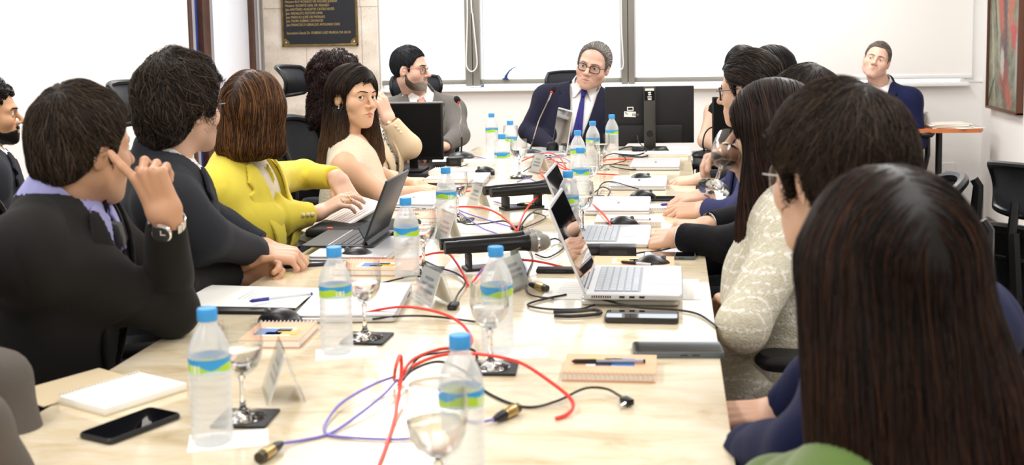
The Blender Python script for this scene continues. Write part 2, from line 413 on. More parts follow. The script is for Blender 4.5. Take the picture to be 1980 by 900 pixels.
for sx in (-1, 1):
    for z, sz in ((bw, 1), (ph - bw, -1)):
        q = [(0, 0)] + [(.04 * math.cos(a), .04 * math.sin(a)) for a in np.linspace(0, math.pi / 2, 8)]
        q = [(-sx * x, sz * y) for x, y in q]
        if sx * sz > 0: q = q[::-1]
        cp = MB().prism(q, 0, .006, rotx(math.pi / 2), (sx * (pw / 2 - bw), -.009, z)).build('corner_plate', m_brz, pl)
        MB().sphere((sx * (pw / 2 - bw - .013), -.016, z + sz * .012), (.0065, .005, .0065), 10, 6).build('screw', m_chrome, cp)
lines = [(7.2 - 7.2, 'Ministro FRANCISCO CESAR ASFOR ROCHA', .705), (7.2, 'Ministro RUY ROSADO DE AGUIAR JÚNIOR', .685), (14.4, 'Ministro VICENTE LEAL DE ARAÚJO', .575), (21.6, 'Juiz ANTÔNIO AUGUSTO CATÃO ALVES', .64),
         (28.8, 'Juiz ARNALDO ESTEVES LIMA', .485), (36, 'Juiz MÁRCIO JOSÉ DE MORAES', .51), (43, 'Juiz TEORI ALBINO ZAVASCKI', .485), (50.2, 'Juiz FRANCISCO GERALDO APOLIANO DIAS', .7), (65.5, 'Secretário-Geral: Dr. RUBENS LUIZ MURGA DA SILVA', .84)]
ppm = (694 - 547) / pw
for ln, (py, s, wf) in enumerate(lines):
    z = (91 - (py + 2.3)) / ppm
    o = text_mesh(s, .026, 'lettering', mat('plaque_gold_letters', '#b09763', .5, .15), pl, rotx(math.pi / 2), (0, 0, 0), 'LEFT', .001)
    vs = np.array([v.co for v in o.data.vertices]); w_ = vs[:, 0].max() - vs[:, 0].min(); k = wf * pw / w_
    vs[:, 0] = (vs[:, 0] - vs[:, 0].min()) * k - pw / 2 + .031 + .0015 * ln * .6
    vs[:, 1] -= .0125; vs[:, 2] += z
    o.data.vertices.foreach_set('co', vs.astype(np.float32).ravel()); o.data.update()
# painting on the right wall
XP = XR - .05
pya, pyb = float(onx(1917, 205, XP)[1]), float(onx(1979, 215, XP)[1])
zp0 = (float(onx(1917, 209, XP)[2]) + float(onx(1976, 222, XP)[2])) / 2
pnt = empty('painting', (XP, (pya + pyb) / 2, zp0), 0, 'tall abstract oil painting in olive grey and dull red hanging on the right wall', 'painting')
hl = (pya - pyb) / 2; hz = .8; f = MB(); t_ = .016
for c, h in (((-.02, 0, t_ / 2), (.02, hl, t_ / 2)), ((-.02, 0, 2 * hz - t_ / 2), (.02, hl, t_ / 2)), ((-.02, hl - t_ / 2, hz), (.02, t_ / 2, hz)), ((-.02, -hl + t_ / 2, hz), (.02, t_ / 2, hz))):
    f.box(c, h, bev=.003)
f.build('frame', mat('red_brown_frame', '#5a3524', .45), pnt)
nu, nv = 50, 160
uu, vv = np.meshgrid(np.linspace(0, 1, nu), np.linspace(0, 1, nv))      # u: left to right as seen, v: bottom to top
def nz(a, b, s): return np.sin(a * 7 * s + 3 * np.sin(b * 5 * s + s)) * np.cos(b * 9 * s - 2 * np.sin(a * 6 * s))
c = np.zeros((nv, nu, 3)) + np.array([.20, .205, .145])
c *= (1 + .3 * nz(uu, vv * 2, 1.3) + .22 * nz(uu * 2, vv * 3, 2.7))[..., None]
def blob(cu, cv, ru, rv, rot, color, soft=.5):
    global c
    a = uu - cu; b = (vv - cv) * 3.4; ca, sa = math.cos(rot), math.sin(rot)
    d = np.hypot((a * ca + b * sa) / ru, (-a * sa + b * ca) / rv) + .15 * nz(uu * 2, vv * 5, 2)
    w = np.clip((1 - d) / soft, 0, 1)[..., None]; c = c * (1 - w) + np.array(color) * w
V_ = lambda py: (815 - py) / 815 * .485           # the part of the canvas that shows
for x, y, ru, rv, ro, cl in ((.5, 300, .16, 1.1, .05, (.10, .06, .07)), (.33, 60, .12, .75, .25, (.40, .10, .07)), (.75, 60, .12, .6, -.2, (.42, .11, .07)), (.82, 330, .15, .28, .3, (.40, .07, .07)), (.5, 600, .2, .28, 0, (.24, .07, .06)),
                             (.66, 730, .11, .22, .3, (.38, .1, .07)), (.45, 510, .08, .25, 0, (.42, .42, .36)), (.15, 500, .05, .8, .1, (.33, .32, .24)), (.9, 520, .05, .5, 0, (.28, .31, .30)), (.3, 300, .05, .6, .1, (.3, .3, .22)), (.1, 700, .04, .35, -.5, (.06, .07, .05)), (.22, 200, .03, .5, .2, (.07, .07, .05))):
    blob(x, V_(y), ru, rv, ro, cl)
    blob(x, V_(y) + .5, ru, rv, -ro, cl)
c = np.clip(c, .015, .7)
Vp = np.stack([np.full(uu.shape, -.024), hl - t_ - uu * (2 * hl - 2 * t_), t_ + vv * (2 * hz - 2 * t_)], -1).reshape(-1, 3)
ii = np.arange(nu * nv).reshape(nv, nu)
mesh_np('canvas', Vp, np.stack([ii[:-1, :-1], ii[1:, :-1], ii[1:, 1:], ii[:-1, 1:]], -1).reshape(-1, 4), mat('oil_paint', '#777060', .55, attr='col', bump=(60, .4)), pnt, c.reshape(-1, 3))
# wall socket behind the side table post
p = at(1833, 333, YB)
so = empty('wall_socket', (p[0], YB, p[2]), 0, 'white wall socket plate low on the back wall behind the black post', 'socket')
MB().slab((0, -.004, 0), (.043, .065, .004), .006, rotx(math.pi / 2)).build('plate', m_white, so)
MB().slab((0, -.009, 0), (.022, .011, .001), .008, rotx(math.pi / 2)).build('outlet', mat('socket_grey', '#d0cfcc', .4), so)
hs = MB()
for dx in (-.01, 0, .01): hs.lathe([(.0026, 0), (.0026, .0015)], 8, (dx, -.0105, -.002 if dx == 0 else 0), rotx(math.pi / 2))
hs.build('pin_holes', m_black, so)
# small orange side table with its papers
YT = 7.95
tl, tr = at(1757, 250, YT), at(1897, 250, YT)
tcx = (tl[0] + tr[0]) / 2; tw = (tr[0] - tl[0]) / 2; tz = at(1830, 246, YT)[2]
sd = empty('side_table', (tcx, YT, 0), 0, 'narrow high side table with orange wooden top on black post', 'table')
m_or = mat('orange_wood', '#cf7c48', .4, vary=(12, '#bd6b3a', .6))
MB().prism([(-tw, -.05), (-tw + .04, -.16), (tw - .04, -.16), (tw, -.05), (tw, .05), (tw - .06, .2), (-tw + .06, .2), (-tw, .05)], tz - .024, tz, np.eye(3)).build('table_top', m_or, sd)
xp = at(1815, 300, YT)[0] - tcx
MB().lathe([(.021, .02), (.021, tz - .03)], 16, (xp, 0, 0)).build('post', m_black, sd)
MB().lathe([(.2, 0), (.2, .012), (.03, .028), (.0, .028)], 24, (xp, 0, 0)).build('foot_plate', m_black, sd)
MB().box((xp, 0, tz - .03), (.22, .025, .006)).build('bracket', m_black, sd)
SIDE = (tcx, YT, tz)
# ---------------------------------------------------------------- conference table
TZ = .75; TXL, TXR, TY0, TY1 = -1.05, .087, .95, 6.3
def marble():
    M = bpy.data.materials.new('cream_marble'); M.use_nodes = True; N = M.node_tree.nodes; L = M.node_tree.links; b = N['Principled BSDF']
    tc = N.new('ShaderNodeTexCoord'); mp = N.new('ShaderNodeMapping'); mp.inputs['Scale'].default_value = (1, 2.6, 1); L.new(tc.outputs['Object'], mp.inputs[0])
    n = N.new('ShaderNodeTexNoise'); n.inputs['Scale'].default_value = 6.5; n.inputs['Detail'].default_value = 10; n.inputs['Roughness'].default_value = .68; n.inputs['Distortion'].default_value = .6
    L.new(mp.outputs[0], n.inputs[0]); r = N.new('ShaderNodeValToRGB'); L.new(n.outputs[0], r.inputs[0])
    e = r.color_ramp.elements; e[0].position = .28; e[0].color = (*rgb('#bfa985'), 1); e[1].position = .72; e[1].color = (*rgb('#ece1cb'), 1)
    k = e.new(.42); k.color = (*rgb('#dac8a6'), 1); k = e.new(.52); k.color = (*rgb('#e2d4b8'), 1)
    L.new(r.outputs[0], b.inputs['Base Color']); b.inputs['Roughness'].default_value = .16; b.inputs['Coat Weight'].default_value = .3; b.inputs['Coat Roughness'].default_value = .05
    return M
m_marble = marble()
tb = empty('conference_table', ((TXL + TXR) / 2, (TY0 + TY1) / 2, 0), 0, 'long cream marble conference table running down the middle of the room', 'table')
hw, hl = (TXR - TXL) / 2, (TY1 - TY0) / 2
MB().slab((0, 0, TZ - .02), (hw, hl, .02), .02, bev=.006).build('table_top', m_marble, tb)
m_dkw = mat('black_laminate', '#141416', .5)
for sx in (-1, 1): MB().box((sx * (hw - .28), 0, TZ - .075), (.012, hl - .3, .035)).build('apron', m_dkw, tb)
for sy in (-1, -.33, .33, 1): MB().box((0, sy * (hl - .6), (TZ - .04) / 2), (.26, .03, (TZ - .041) / 2)).build('leg', m_dkw, tb)
# black side desks that carry the monitors beside the head of the table
def desk(x0, x1, y0, y1, z, label):
    d = empty('side_desk', ((x0 + x1) / 2, (y0 + y1) / 2, 0), 0, label, 'desk')
    MB().box((0, 0, z - .014), ((x1 - x0) / 2, (y1 - y0) / 2, .014), bev=.004).build('desk_top', m_black, d)
    MB().box((0, -(y1 - y0) / 2 + .03, z / 2 - .02), ((x1 - x0) / 2 - .02, .01, z / 2 - .02)).build('modesty_panel', m_dkw, d)
    for s in (-1, 1): MB().box((s * ((x1 - x0) / 2 - .03), .02, z / 2 - .014), (.012, (y1 - y0) / 2 - .04, z / 2 - .0145)).build('side_panel', m_dkw, d)
    return d
desk(-1.98, TXL - .012, 5.25, 5.85, .715, 'low black side desk under the monitor on the left of the table head')
desk(TXR + .012, 1.0, 5.62, 6.2, .735, 'low black side desk under the monitor on the right of the table head')
# ---------------------------------------------------------------- things on the table: makers
m_cap = mat('blue_bottle_cap', '#3f9be0', .45)
def bottle_mats():
    M = bpy.data.materials.new('frosted_water_bottle'); M.use_nodes = True; N = M.node_tree.nodes; L = M.node_tree.links; N.remove(N['Principled BSDF'])
    tr = N.new('ShaderNodeBsdfTransparent'); tr.inputs[0].default_value = (.97, .985, 1, 1); g = N.new('ShaderNodeBsdfGlossy'); g.inputs['Roughness'].default_value = .08
    t = N.new('ShaderNodeBsdfTranslucent'); t.inputs[0].default_value = (.95, .97, .98, 1); d = N.new('ShaderNodeBsdfDiffuse'); d.inputs[0].default_value = (.95, .97, .98, 1)
    def mx(f, p, q):
        m_ = N.new('ShaderNodeMixShader'); L.new(p, m_.inputs[1]); L.new(q, m_.inputs[2])
        if isinstance(f, float): m_.inputs[0].default_value = f
        else: L.new(f, m_.inputs[0])
        return m_.outputs[0]
    lw = N.new('ShaderNodeLayerWeight'); lw.inputs[0].default_value = .4; mr = N.new('ShaderNodeMapRange'); mr.inputs[3].default_value = .30; mr.inputs[4].default_value = .85; L.new(lw.outputs['Facing'], mr.inputs[0])
    lw2 = N.new('ShaderNodeMath'); lw2.operation = 'MULTIPLY'; lw2.inputs[1].default_value = .35; L.new(lw.outputs['Facing'], lw2.inputs[0])
    milk = mx(.45, t.outputs[0], d.outputs[0]); L.new(mx(lw2.outputs[0], mx(mr.outputs[0], tr.outputs[0], milk), g.outputs[0]), N['Material Output'].inputs[0]); return M
m_bot = bottle_mats()
def label_mat():
    M = bpy.data.materials.new('bottle_label_print'); M.use_nodes = True; N = M.node_tree.nodes; L = M.node_tree.links; b = N['Principled BSDF']
    a = N.new('ShaderNodeAttribute'); a.attribute_name = 'col'; L.new(a.outputs['Color'], b.inputs['Base Color']); b.inputs['Roughness'].default_value = .4; return M
m_lab = label_mat()
def goblet_glass():
    M = mat('clear_glass', '#ffffff', .0, trans=1, ior=1.45); return M
m_glass = goblet_glass(); m_thin = thin_glass('thin_goblet_glass', (.985, .99, .99), .5)
def make_bottle():
    o = empty('water_bottle', (0, 0, 0), 0, 'water bottle', 'bottle', None)
    R = .0315
    prof = [(.0, .003), (.018, .0), (.028, .001), (R, .008)]
    z = .012
    while z < .1:
        prof += [(R, z), (R, z + .006), (R - .0013, z + .009)]; z += .012
    prof += [(R, .108), (R, .110), (R - .0008, .111), (R - .0008, .1335), (R, .1345), (R, .138), (.0305, .145), (.0275, .155), (.0225, .167), (.0165, .178), (.0128, .185), (.0118, .189), (.0118, .196), (0, .196)]
    MB().lathe(prof, 32).build('bottle_body', m_bot, o, angle=50)
    MB().lathe([(0, .1885), (.0148, .1885), (.0152, .190), (.0152, .205), (.0142, .2075), (0, .2078)], 28).build('cap', m_cap, o, angle=40)
    # printed paper band: blue top, green hills, pale foot
    nu, nv = 72, 26; V = []; Cc = []
    for j in range(nv + 1):
        t = j / nv
        for i in range(nu):
            a = 2 * math.pi * i / nu; rr = R + .0003
            V.append((rr * math.cos(a), rr * math.sin(a), .111 + .0225 * t))
            hill = .56 + .2 * math.sin(2 * a + .4) + .07 * math.sin(5 * a)
            foot = .14 + .09 * math.sin(3 * a + 1)
            if t > .94: cc = (.04, .3, .62)
            elif t > hill: cc = (.03, .33, .72)
            elif t > foot: cc = (.42, .66, .04)
            else: cc = (.55, .74, .8)
            g = (i * 360 / nu) % 180
            if 60 < g < 105 and foot < t < .62 and (int(g / 4) % 2 == 0): cc = (.75, .85, .6)
            Cc.append(cc)
    F = [(j * nu + i, j * nu + (i + 1) % nu, (j + 1) * nu + (i + 1) % nu, (j + 1) * nu + i) for j in range(nv) for i in range(nu)]
    mesh_np('paper_label', V, F, m_lab, o, np.array(Cc))
    return o
def goblet_profile():
    out = [(0, 0), (.036, 0), (.0365, .0015), (.030, .0045), (.012, .008), (.0055, .016), (.0042, .03), (.0042, .058), (.006, .066), (.014, .072), (.026, .083), (.0335, .1), (.0362, .118), (.0358, .14), (.034, .158)]
    inn = [(.0328, .158), (.0346, .14), (.035, .118), (.0322, .1), (.0245, .0845), (.012, .0755), (0, .0735)]
    return out + inn
def make_goblet(water=True):
    o = empty('water_goblet', (0, 0, 0), 0, 'water goblet', 'glass', None)
    P_ = goblet_profile(); i0 = 8; i1 = len(P_) - 3
    MB().lathe(P_[:i0 + 1] + P_[-1:], 32).build('stem_and_foot', m_glass, o, angle=60)
    MB().lathe(P_[i0:], 32).build('goblet_bowl', m_thin, o, angle=60)
    if water:
        MB().lathe([(0, .0737), (.0118, .0757), (.0243, .0847), (.032, .1002), (.0348, .114), (.0346, .1141), (0, .1141)], 32).build('water', mat('water', '#ffffff', 0, trans=1, ior=1.12), o, angle=40)
    return o
def make_coaster():
    o = empty('coaster', (0, 0, 0), 0, 'coaster', 'coaster', None)
    MB().slab((0, 0, .002), (.045, .045, .002), .003, bev=.0008).build('coaster_board', mat('black_leather', '#17171a', .6, bump=(300, .2)), o)
    return o
m_silver = mat('silver_laptop_metal', '#d8d9dc', .36, .4); m_sil2 = mat('silver_keys', '#b9bfc6', .45, .2); m_dkg = mat('dark_grey_metal', '#3a3c40', .4, .6)
m_screen = mat('dark_glass_screen', '#05060c', .03, spec=.6, coat=.6); m_port = mat('port_black', '#08080a', .5)
m_logo = mat('mirror_logo', '#9a9a9c', .12, 1)
def ports(mb, x, n, y, z, dx=.012):
    for k in range(n): mb.box((x + k * dx, y, z), (dx * .33, .0006, .0022))
    return mb
def make_closed_laptop(silver=True):
    """local: long side along x (0.325), hinge at +y"""
    o = empty('closed_laptop', (0, 0, 0), 0, 'closed silver laptop', 'laptop', None); w, d = .1625, .11
    MB().slab((0, 0, .0065), (w, d, .0055), .012, bev=.0025).build('base', m_silver, o)
    MB().slab((0, 0, .0158), (w - .001, d - .001, .0032), .012, bev=.0018).build('lid', m_silver, o)
    p = MB(); ports(p, -.13, 1, -d, .0065, .02); ports(p, -.09, 8, -d, .0065, .006); ports(p, -.02, 2, -d, .0065, .018); ports(p, .07, 1, -d, .0065, .05)
    ports(p, -.1, 3, d, .0065, .02); p.build('ports', m_port, o, kind='stuff')
    MB().box((0, 0, .0192), (.016, .004, .0003)).build('logo', m_logo, o)
    ft = MB()
    for sx in (-1, 1):
        for sy in (-1, 1): ft.box((sx * .13, sy * .085, .0006), (.01, .004, .0006))
    ft.build('rubber_feet', m_black, o)
    return o
def make_open_laptop(label, ang=118, keys=True, dark=False, kb='key'):
    """local: user sits at -y, hinge at +y; base width 0.325 along x"""
    o = empty('open_laptop', (0, 0, 0), 0, label, 'laptop'); w, d = .1625, .11
    mb_ = m_dkg if dark else m_silver
    MB().slab((0, 0, .0075), (w, d, .0068), .012, bev=.003).build('base', mb_, o)
    MB().slab((0, .035, .0145), (w - .022, .052, .0006), .004, bev=.0003).build('keyboard_well', m_dkg if dark else mat('key_well', '#9fa4aa', .5, .3), o)
    kp = None; mk = mat('dark_keys', '#26282c', .5) if dark else m_sil2
    rows = 6; cols = 14
    joined = MB()
    for r in range(rows):
        x = -w + .026
        wid = [(2 * w - .052) / cols] * cols
        if r == 5: wid = [wid[0]] * 3 + [wid[0] * 5] + [wid[0]] * 6
        if r in (2, 3): wid = [wid[0] * 1.5] + [wid[0]] * 11 + [wid[0] * 1.5]
        for k_ in wid:
            c = (x + k_ / 2, .079 - r * .0166, .0158)
            if keys:
                hs = (k_ / 2 - .0012, .0071, .0009)
                key = ('k', round(k_, 5), dark)
                if key in CH:
                    q = CH[key].copy(); COL.objects.link(q); q.parent = o
                else:
                    q = MB().box((0, 0, 0), hs, bev=.0007, seg=1).build('key', mk, o); CH[key] = q
                q.location = c
            else: joined.box(c, (k_ / 2 - .0012, .0071, .0009))
            x += k_
    if not keys: joined.build('keys', mk, o, kind='stuff')
    MB().slab((0, -.065, .0145), (.055, .036, .0005), .004, bev=.0003).build('trackpad', mat('trackpad', '#d5d7da', .25, .4) if not dark else m_dkg, o)
    p = MB()
    for s in (-1, 1):
        for k in range(3): p.box((s * w, -.02 + k * .022, .0075), (.0006, .006, .0022))
        for k in range(9): p.box((s * w, .05 + k * .005, .0075), (.0006, .0014, .0028))
    p.build('ports', m_port, o, kind='stuff')
    a = math.radians(ang - 90); hp = np.array([0, d - .004, .013])
    Mx = rotx(-a)                                   # lid local: x, y thickness, z up the lid
    lid = MB().slab((0, 0, .106), (w, .106, .0028), .010, bev=.0015)
    V = np.concatenate(lid.v); V = np.stack([V[:, 0], -(V[:, 2] - .106), V[:, 1] + .106], 1) @ Mx.T + hp
    lid.v = [V]; L_ = lid.build('lid', mb_, o)
    sc = MB().box((0, -.0029, .108), (w - .006, .0004, .097)); sc.v = [np.concatenate(sc.v) @ Mx.T + hp]; sc.build('screen', m_screen, L_)
    lg = MB().box((0, .0030, .106), (.014, .0004, .014)); lg.v = [np.concatenate(lg.v) @ Mx.T + hp]; lg.build('logo', m_logo, L_)
    MB().tube([(-w * .7, d - .004, .013), (w * .7, d - .004, .013)], .005, 8).build('hinge', m_dkg, o)
    return o
m_mouse = mat('mouse_black', '#121215', .35); m_moug = mat('mouse_grey', '#6f7277', .3, .3)
def make_mouse():
    o = empty('computer_mouse', (0, 0, 0), 0, 'black computer mouse', 'mouse', None)
    b = MB(); n = 20; V = []; F = []
    for j in range(11):
        t = j / 10; y = -.052 + .104 * t; wy = .031 * (1 - abs(2 * t - 1) ** 3.2) ** .5; h = .036 * (1 - abs(2 * t - .9) ** 2.6 / 1.3 ** 1) ** .6 if abs(2 * t - .9) < 1.1 else .004
        h = max(.004, .036 * math.sin(math.pi * min(1, .06 + .9 * t)) ** .7)
        for k in range(n):
            a = 2 * math.pi * k / n; cx_ = math.cos(a); sz_ = math.sin(a)
            V.append((wy * abs(cx_) ** .8 * np.sign(cx_), y, .004 + (h - .004) * max(0, sz_) ** .8 if sz_ > 0 else .001))
    for j in range(10):
        for k in range(n):
            l = (k + 1) % n; F.append((j * n + k, j * n + l, (j + 1) * n + l, (j + 1) * n + k))
    F.append(tuple(range(n))); F.append(tuple(10 * n + k for k in range(n)))
    b.add(V, F); b.build('shell', m_mouse, o, angle=60)
    MB().lathe([(.007, -.003), (.007, .003)], 14, (0, .028, .0285), roty(math.pi / 2)).build('scroll_wheel', m_moug, o)
    return o
def make_phone(label, case, screen=m_screen, face_up=True, w=.037, l=.076, t=.0045):
    o = empty('mobile_phone', (0, 0, 0), 0, label, 'phone')
    MB().slab((0, 0, t), (w, l, t), .009, bev=.0022).build('phone_case', case, o)
    MB().slab((0, 0, 2 * t + .0002), (w - .003, l - .003, .0003), .007, bev=.0001).build('screen' if face_up else 'back_glass', screen, o)
    s = MB()
    for k in (-.01, .012): s.box((w, .02 + k, t), (.0006, .007, .0012))
    s.build('side_buttons', m_dkg, o)
    return o
m_cov = mat('orange_notebook_cover', '#eab08a', .55); m_wire = mat('white_wire', '#e9e9e9', .35, .3)
def make_notebook(label, cover, w=.075, l=.105, t=.006, wire=None, art=True, name='spiral_notebook', wire_side='x'):
    """local: coil along the -x long side"""
    o = empty(name, (0, 0, 0), 0, label, 'notebook')
    MB().box((0, 0, .001), (w, l, .001)).build('back_cover', cover, o)
    MB().box((.001, 0, .002 + t), (w - .002, l - .001, t)).build('pages', m_paper, o)
    MB().box((0, 0, .003 + 2 * t), (w, l, .0006)).build('front_cover', cover, o)
    if art:
        q = o; z = .0037 + 2 * t
        MB().box((.008, 0, z), (w * .42, l * .52, .0003)).build('cover_panel', m_paper, o)
        for k, (dx, dy, sx, sy, hx) in enumerate(((.008, -.022, .025, .022, '#4876b8'), (.014, .02, .018, .024, '#e7b23c'), (-.006, .012, .012, .014, '#3d4a66'), (.022, -.005, .01, .016, '#7fa0c8'))):
            MB().box((dx, dy, z + .0004), (sx, sy, .0003)).build('cover_picture', mat('print_%d' % k, hx, .5), o)
    sp = MB(); n = int(2 * l / .0082)
    for k in range(n):
        y = -l + .004 + k * (2 * l - .008) / (n - 1)
        P = [(-w + .003 + (t + .0045) * math.cos(a), y, .003 + t + (t + .0042) * math.sin(a)) for a in np.linspace(0, 2 * math.pi, 9)[:-1]]
        sp.tube(P, .0009, 4, closed=True)
    sp.build('coil', wire or m_wire, o, kind='stuff')
    return o
m_acr = thin_glass('clear_acrylic', (.95, .96, .96), .4)
def make_tent(label, w=.09, h=.075, sp=.032, text=None):
    """A-shaped clear acrylic name stand, long side along x, ridge up"""
    o = empty('name_card_holder', (0, 0, 0), 0, label, 'name card')
    a = math.atan2(sp, h); L_ = math.hypot(sp, h)
    for s in (-1, 1):
        Mx = rotx(s * a); c = np.array([0, -s * sp / 2 * -1 * -1, h / 2])
        MB().box((0, -s * sp / 2, h / 2 + .001), (w, .0013, L_ / 2), Mx.T).build('acrylic_panel', m_acr, o)
        MB().box((0, -s * (sp / 2 - .003), h / 2 - .003), (w - .006, .0005, L_ / 2 - .008), Mx.T).build('paper_card', m_paper, o)
        pr = MB()
        for z in (.2, .05, -.1): pr.box(np.array([0, -s * (.0012), z * L_]) @ Mx + np.array([0, -s * (sp / 2 - .0022), h / 2 - .003]), (w * (.6 if z < .1 else .4), .0002, .003), Mx.T)
        if not text or s < 0: pr.build('printed_lines', mat('grey_print', '#b9bdc4', .6), o)
    return o
m_mic = mat('mic_black_metal', '#1b1b1d', .35, .5); m_grille = mat('mic_grille', '#8d8b84', .4, .8, bump=(900, .6)); m_gold = mat('gold_connector', '#b9a06a', .3, .9)
def make_handmic(label, grille=None):
    """lies along +x (head at +x), axis at z=0"""
    o = empty('handheld_microphone', (0, 0, 0), 0, label, 'microphone')
    M = roty(math.pi / 2)
    MB().lathe([(0, -.13), (.016, -.13), (.0165, -.128), (.0165, -.098), (.0175, -.096), (.0185, .06), (.021, .085), (.0225, .09), (.0225, .094), (0, .094)], 20, M=M).build('handle', m_mic, o)
    MB().lathe([(0, .0945), (.022, .0945), (.0245, .108), (.0265, .112), (.0265, .118), (.0245, .122), (.023, .132), (.017, .145), (.008, .151), (0, .152)], 20, M=M).build('grille_head', grille or m_grille, o)
    MB().lathe([(.0262, .1115), (.0275, .1125), (.0275, .1175), (.0262, .1185)], 20, M=M, closed=True).build('ring', m_chrome, o)
    return o
def make_cradle(label):
    o = empty('microphone_cradle', (0, 0, 0), 0, label, 'microphone stand')
    MB().box((0, 0, .004), (.075, .03, .004), bev=.002).build('base_plate', m_dkw, o)
    for x in (-.062, .062):
        MB().box((x, -.001, .026), (.004, .03, .022), bev=.002).build('upright', m_dkw, o)
    return o
def make_gooseneck(label, tip, stem, neck=None):
    """tip and stem points are relative to the base"""
    o = empty('gooseneck_microphone', (0, 0, 0), 0, label, 'microphone')
    MB().lathe([(0, 0), (.062, 0), (.064, .006), (.056, .017), (.03, .026), (.012, .03), (0, .03)], 28, M=np.diag([1, 1.15, 1])).build('base', mat('dark_grey_base', '#2b2c30', .35, .3), o)
    n_ = len(stem); k_ = max(1, n_ // 2)
    P = catmull([np.array((0, 0, .028))] + [np.asarray(s) for s in stem], 6)
    c_ = int(len(P) * .62)
    MB().tube(P[:c_ // 2 + 1], .0045, 8).build('flexible_neck', m_black, o)
    MB().tube(P[c_ // 2:], .0038, 8).build('steel_neck', neck or m_chrome, o)
    d = unit(np.asarray(tip) - P[-1]); e = P[-1]
    MB().tube([e, e + d * .008], .0075, 12).build('red_ring', mat('red_lamp_ring', '#d0211c', .35), o)
    MB().tube([e + d * .008, e + d * .011, e + d * .02, e + d * .032, e + d * .041, e + d * .045], [.006, .0125, .0155, .015, .010, .002], 14).build('foam_head', mat('black_foam', '#131316', .95, bump=(500, .6)), o)
    return o
def pen(label, p, q, body, z, cap=None, r=.0042):
    """from point p to q (plan), lying at height z"""
    p = np.array([p[0], p[1], z + r]); q = np.array([q[0], q[1], z + r]); d = unit(q - p); l = np.linalg.norm(q - p)
    o = empty('ballpoint_pen', p, 0, label, 'pen')
    MB().tube([d * 0, d * .006, d * .045], [.0012, r, r], 10).build('cap', cap or body, o)
    MB().tube([d * .045, d * (l - .006), d * l], [r * .85, r * .85, r * .6], 10).build('barrel', body, o)
    MB().tube([d * (l - .004), d * l * 1.0], r * .9, 8).build('end_plug', cap or body, o)
    return o
def put(o, p, rz=0, z=TZ):
    o.location = (p[0], p[1], z + .0003); o.rotation_euler = (0, 0, rz); return o
def cable(name, label, pts, r, m_, cat='cable', parent=None, group=None):
    """pts: (px, py, height above table) read from the photograph and put on the table plane"""
    P = [onz(x, y, TZ + r + .0004 + h) for x, y, h in pts]
    return tag(MB().tube(catmull(P, 7), r, 6).build(name, m_, parent), label, cat, group) if not parent else MB().tube(catmull(P, 7), r, 6).build(name, m_, parent)
def xlr(parent, p, q):
    """connector from cable end p towards q (world points); parent at origin"""
    d = unit(np.asarray(q) - np.asarray(p)); P = np.asarray(p, float)
    MB().tube([P, P + d * .012, P + d * .028], [.004, .0075, .0085], 12).build('strain_relief', m_black, parent)
    MB().tube([P + d * .028, P + d * .03, P + d * .055], [.0085, .0095, .0095], 14).build('connector_shell', m_gold, parent)
    MB().tube([P + d * .055, P + d * .066], [.0085, .0082], 14).build('connector_nose', mat('dark_metal', '#4b463c', .35, .8), parent)
# ---------------------------------------------------------------- things on the table: places
bot = make_bottle()
BOT = [(397, 868, 'nearest water bottle on the left, on a white slip beside the name card', 75), (644, 690, 'water bottle left of the laid out papers, second from the camera on the left', 20),
       (783, 545, 'water bottle directly before the dark folding tablet keyboard', 60), (861, 457, 'water bottle standing right of the yellow jacket and left of the black handheld microphones', 100),
       (958, 690, 'water bottle behind the half full goblet in front of the large handheld microphones', 50), (888, 948, 'water bottle in the bottom centre behind the nearest blurred goblet', 115),
       (970, 361, 'water bottle just left of the far pair of handheld microphones', 140), (986, 322, 'water bottle left of the raised silver lid before the man at the table head', 90),
       (950, 300, 'water bottle farthest left against the white back wall', 30), (1183, 306, 'water bottle at the corner of the big black monitor', 130),
       (1146, 325, 'water bottle in front of the white name card at the head of the table', 80), (1117, 352, 'water bottle behind another one and a goblet in the table middle', 10),
       (1122, 402, 'water bottle behind the goblet right of the far open laptop screen', 65), (1098, 470, 'water bottle half hidden by the near open laptop screen', 30)]
for i, (x, y, lb, r) in enumerate(BOT):
    p = onz(x, y, TZ); p[1] += .03
    place(bot, (p[0], p[1], TZ + .0008 + (.0012 if i in (0, 1) else 0)), math.radians(r * 2.3), lb, 'water bottles on the table')
gob = make_goblet(); cst = make_coaster()
GOB = [(460, 822, 'nearest goblet on the left, on a black coaster beside the first bottle', 1), (700, 663, 'goblet on a black coaster behind the second bottle', 1), (945, 722, 'half full goblet on a black coaster in front of the large handheld microphones', 1),
       (842, 1020, 'nearest blurred goblet at the bottom edge in front of a bottle', 0), (816, 529, 'goblet on a black coaster behind the bottle at the tablet keyboard', 1), (1125, 458, 'goblet in front of a bottle right of the far open laptop screen', 1),
       (987, 306, 'empty goblet far back left of the man at the table head', 0), (1003, 345, 'goblet beside the silver laptop lid facing the man at the table head', 1), (1163, 330, 'goblet left of the bottle at the big black monitor', 0), (1140, 385, 'goblet right of the bottles in the table middle', 1), (883, 430, 'goblet just right of the bottle by the yellow jacket', 1)]
for x, y, lb, co in GOB:
    p = onz(x, y, TZ); p[1] += .025
    z = TZ + .0006
    if co:
        c = place(cst, (p[0] + .004, p[1], z), math.radians(random.uniform(-4, 4)), 'black coaster under the ' + ' '.join(lb.split(',')[0].replace(' on a black coaster', '').split()[:11]), 'coasters under the goblets'); z += .0046
    g_ = place(gob, (p[0], p[1], z), random.random(), lb, 'goblets on the table')
    if y > 900: g_.scale = (1.12, 1.12, 1.12)
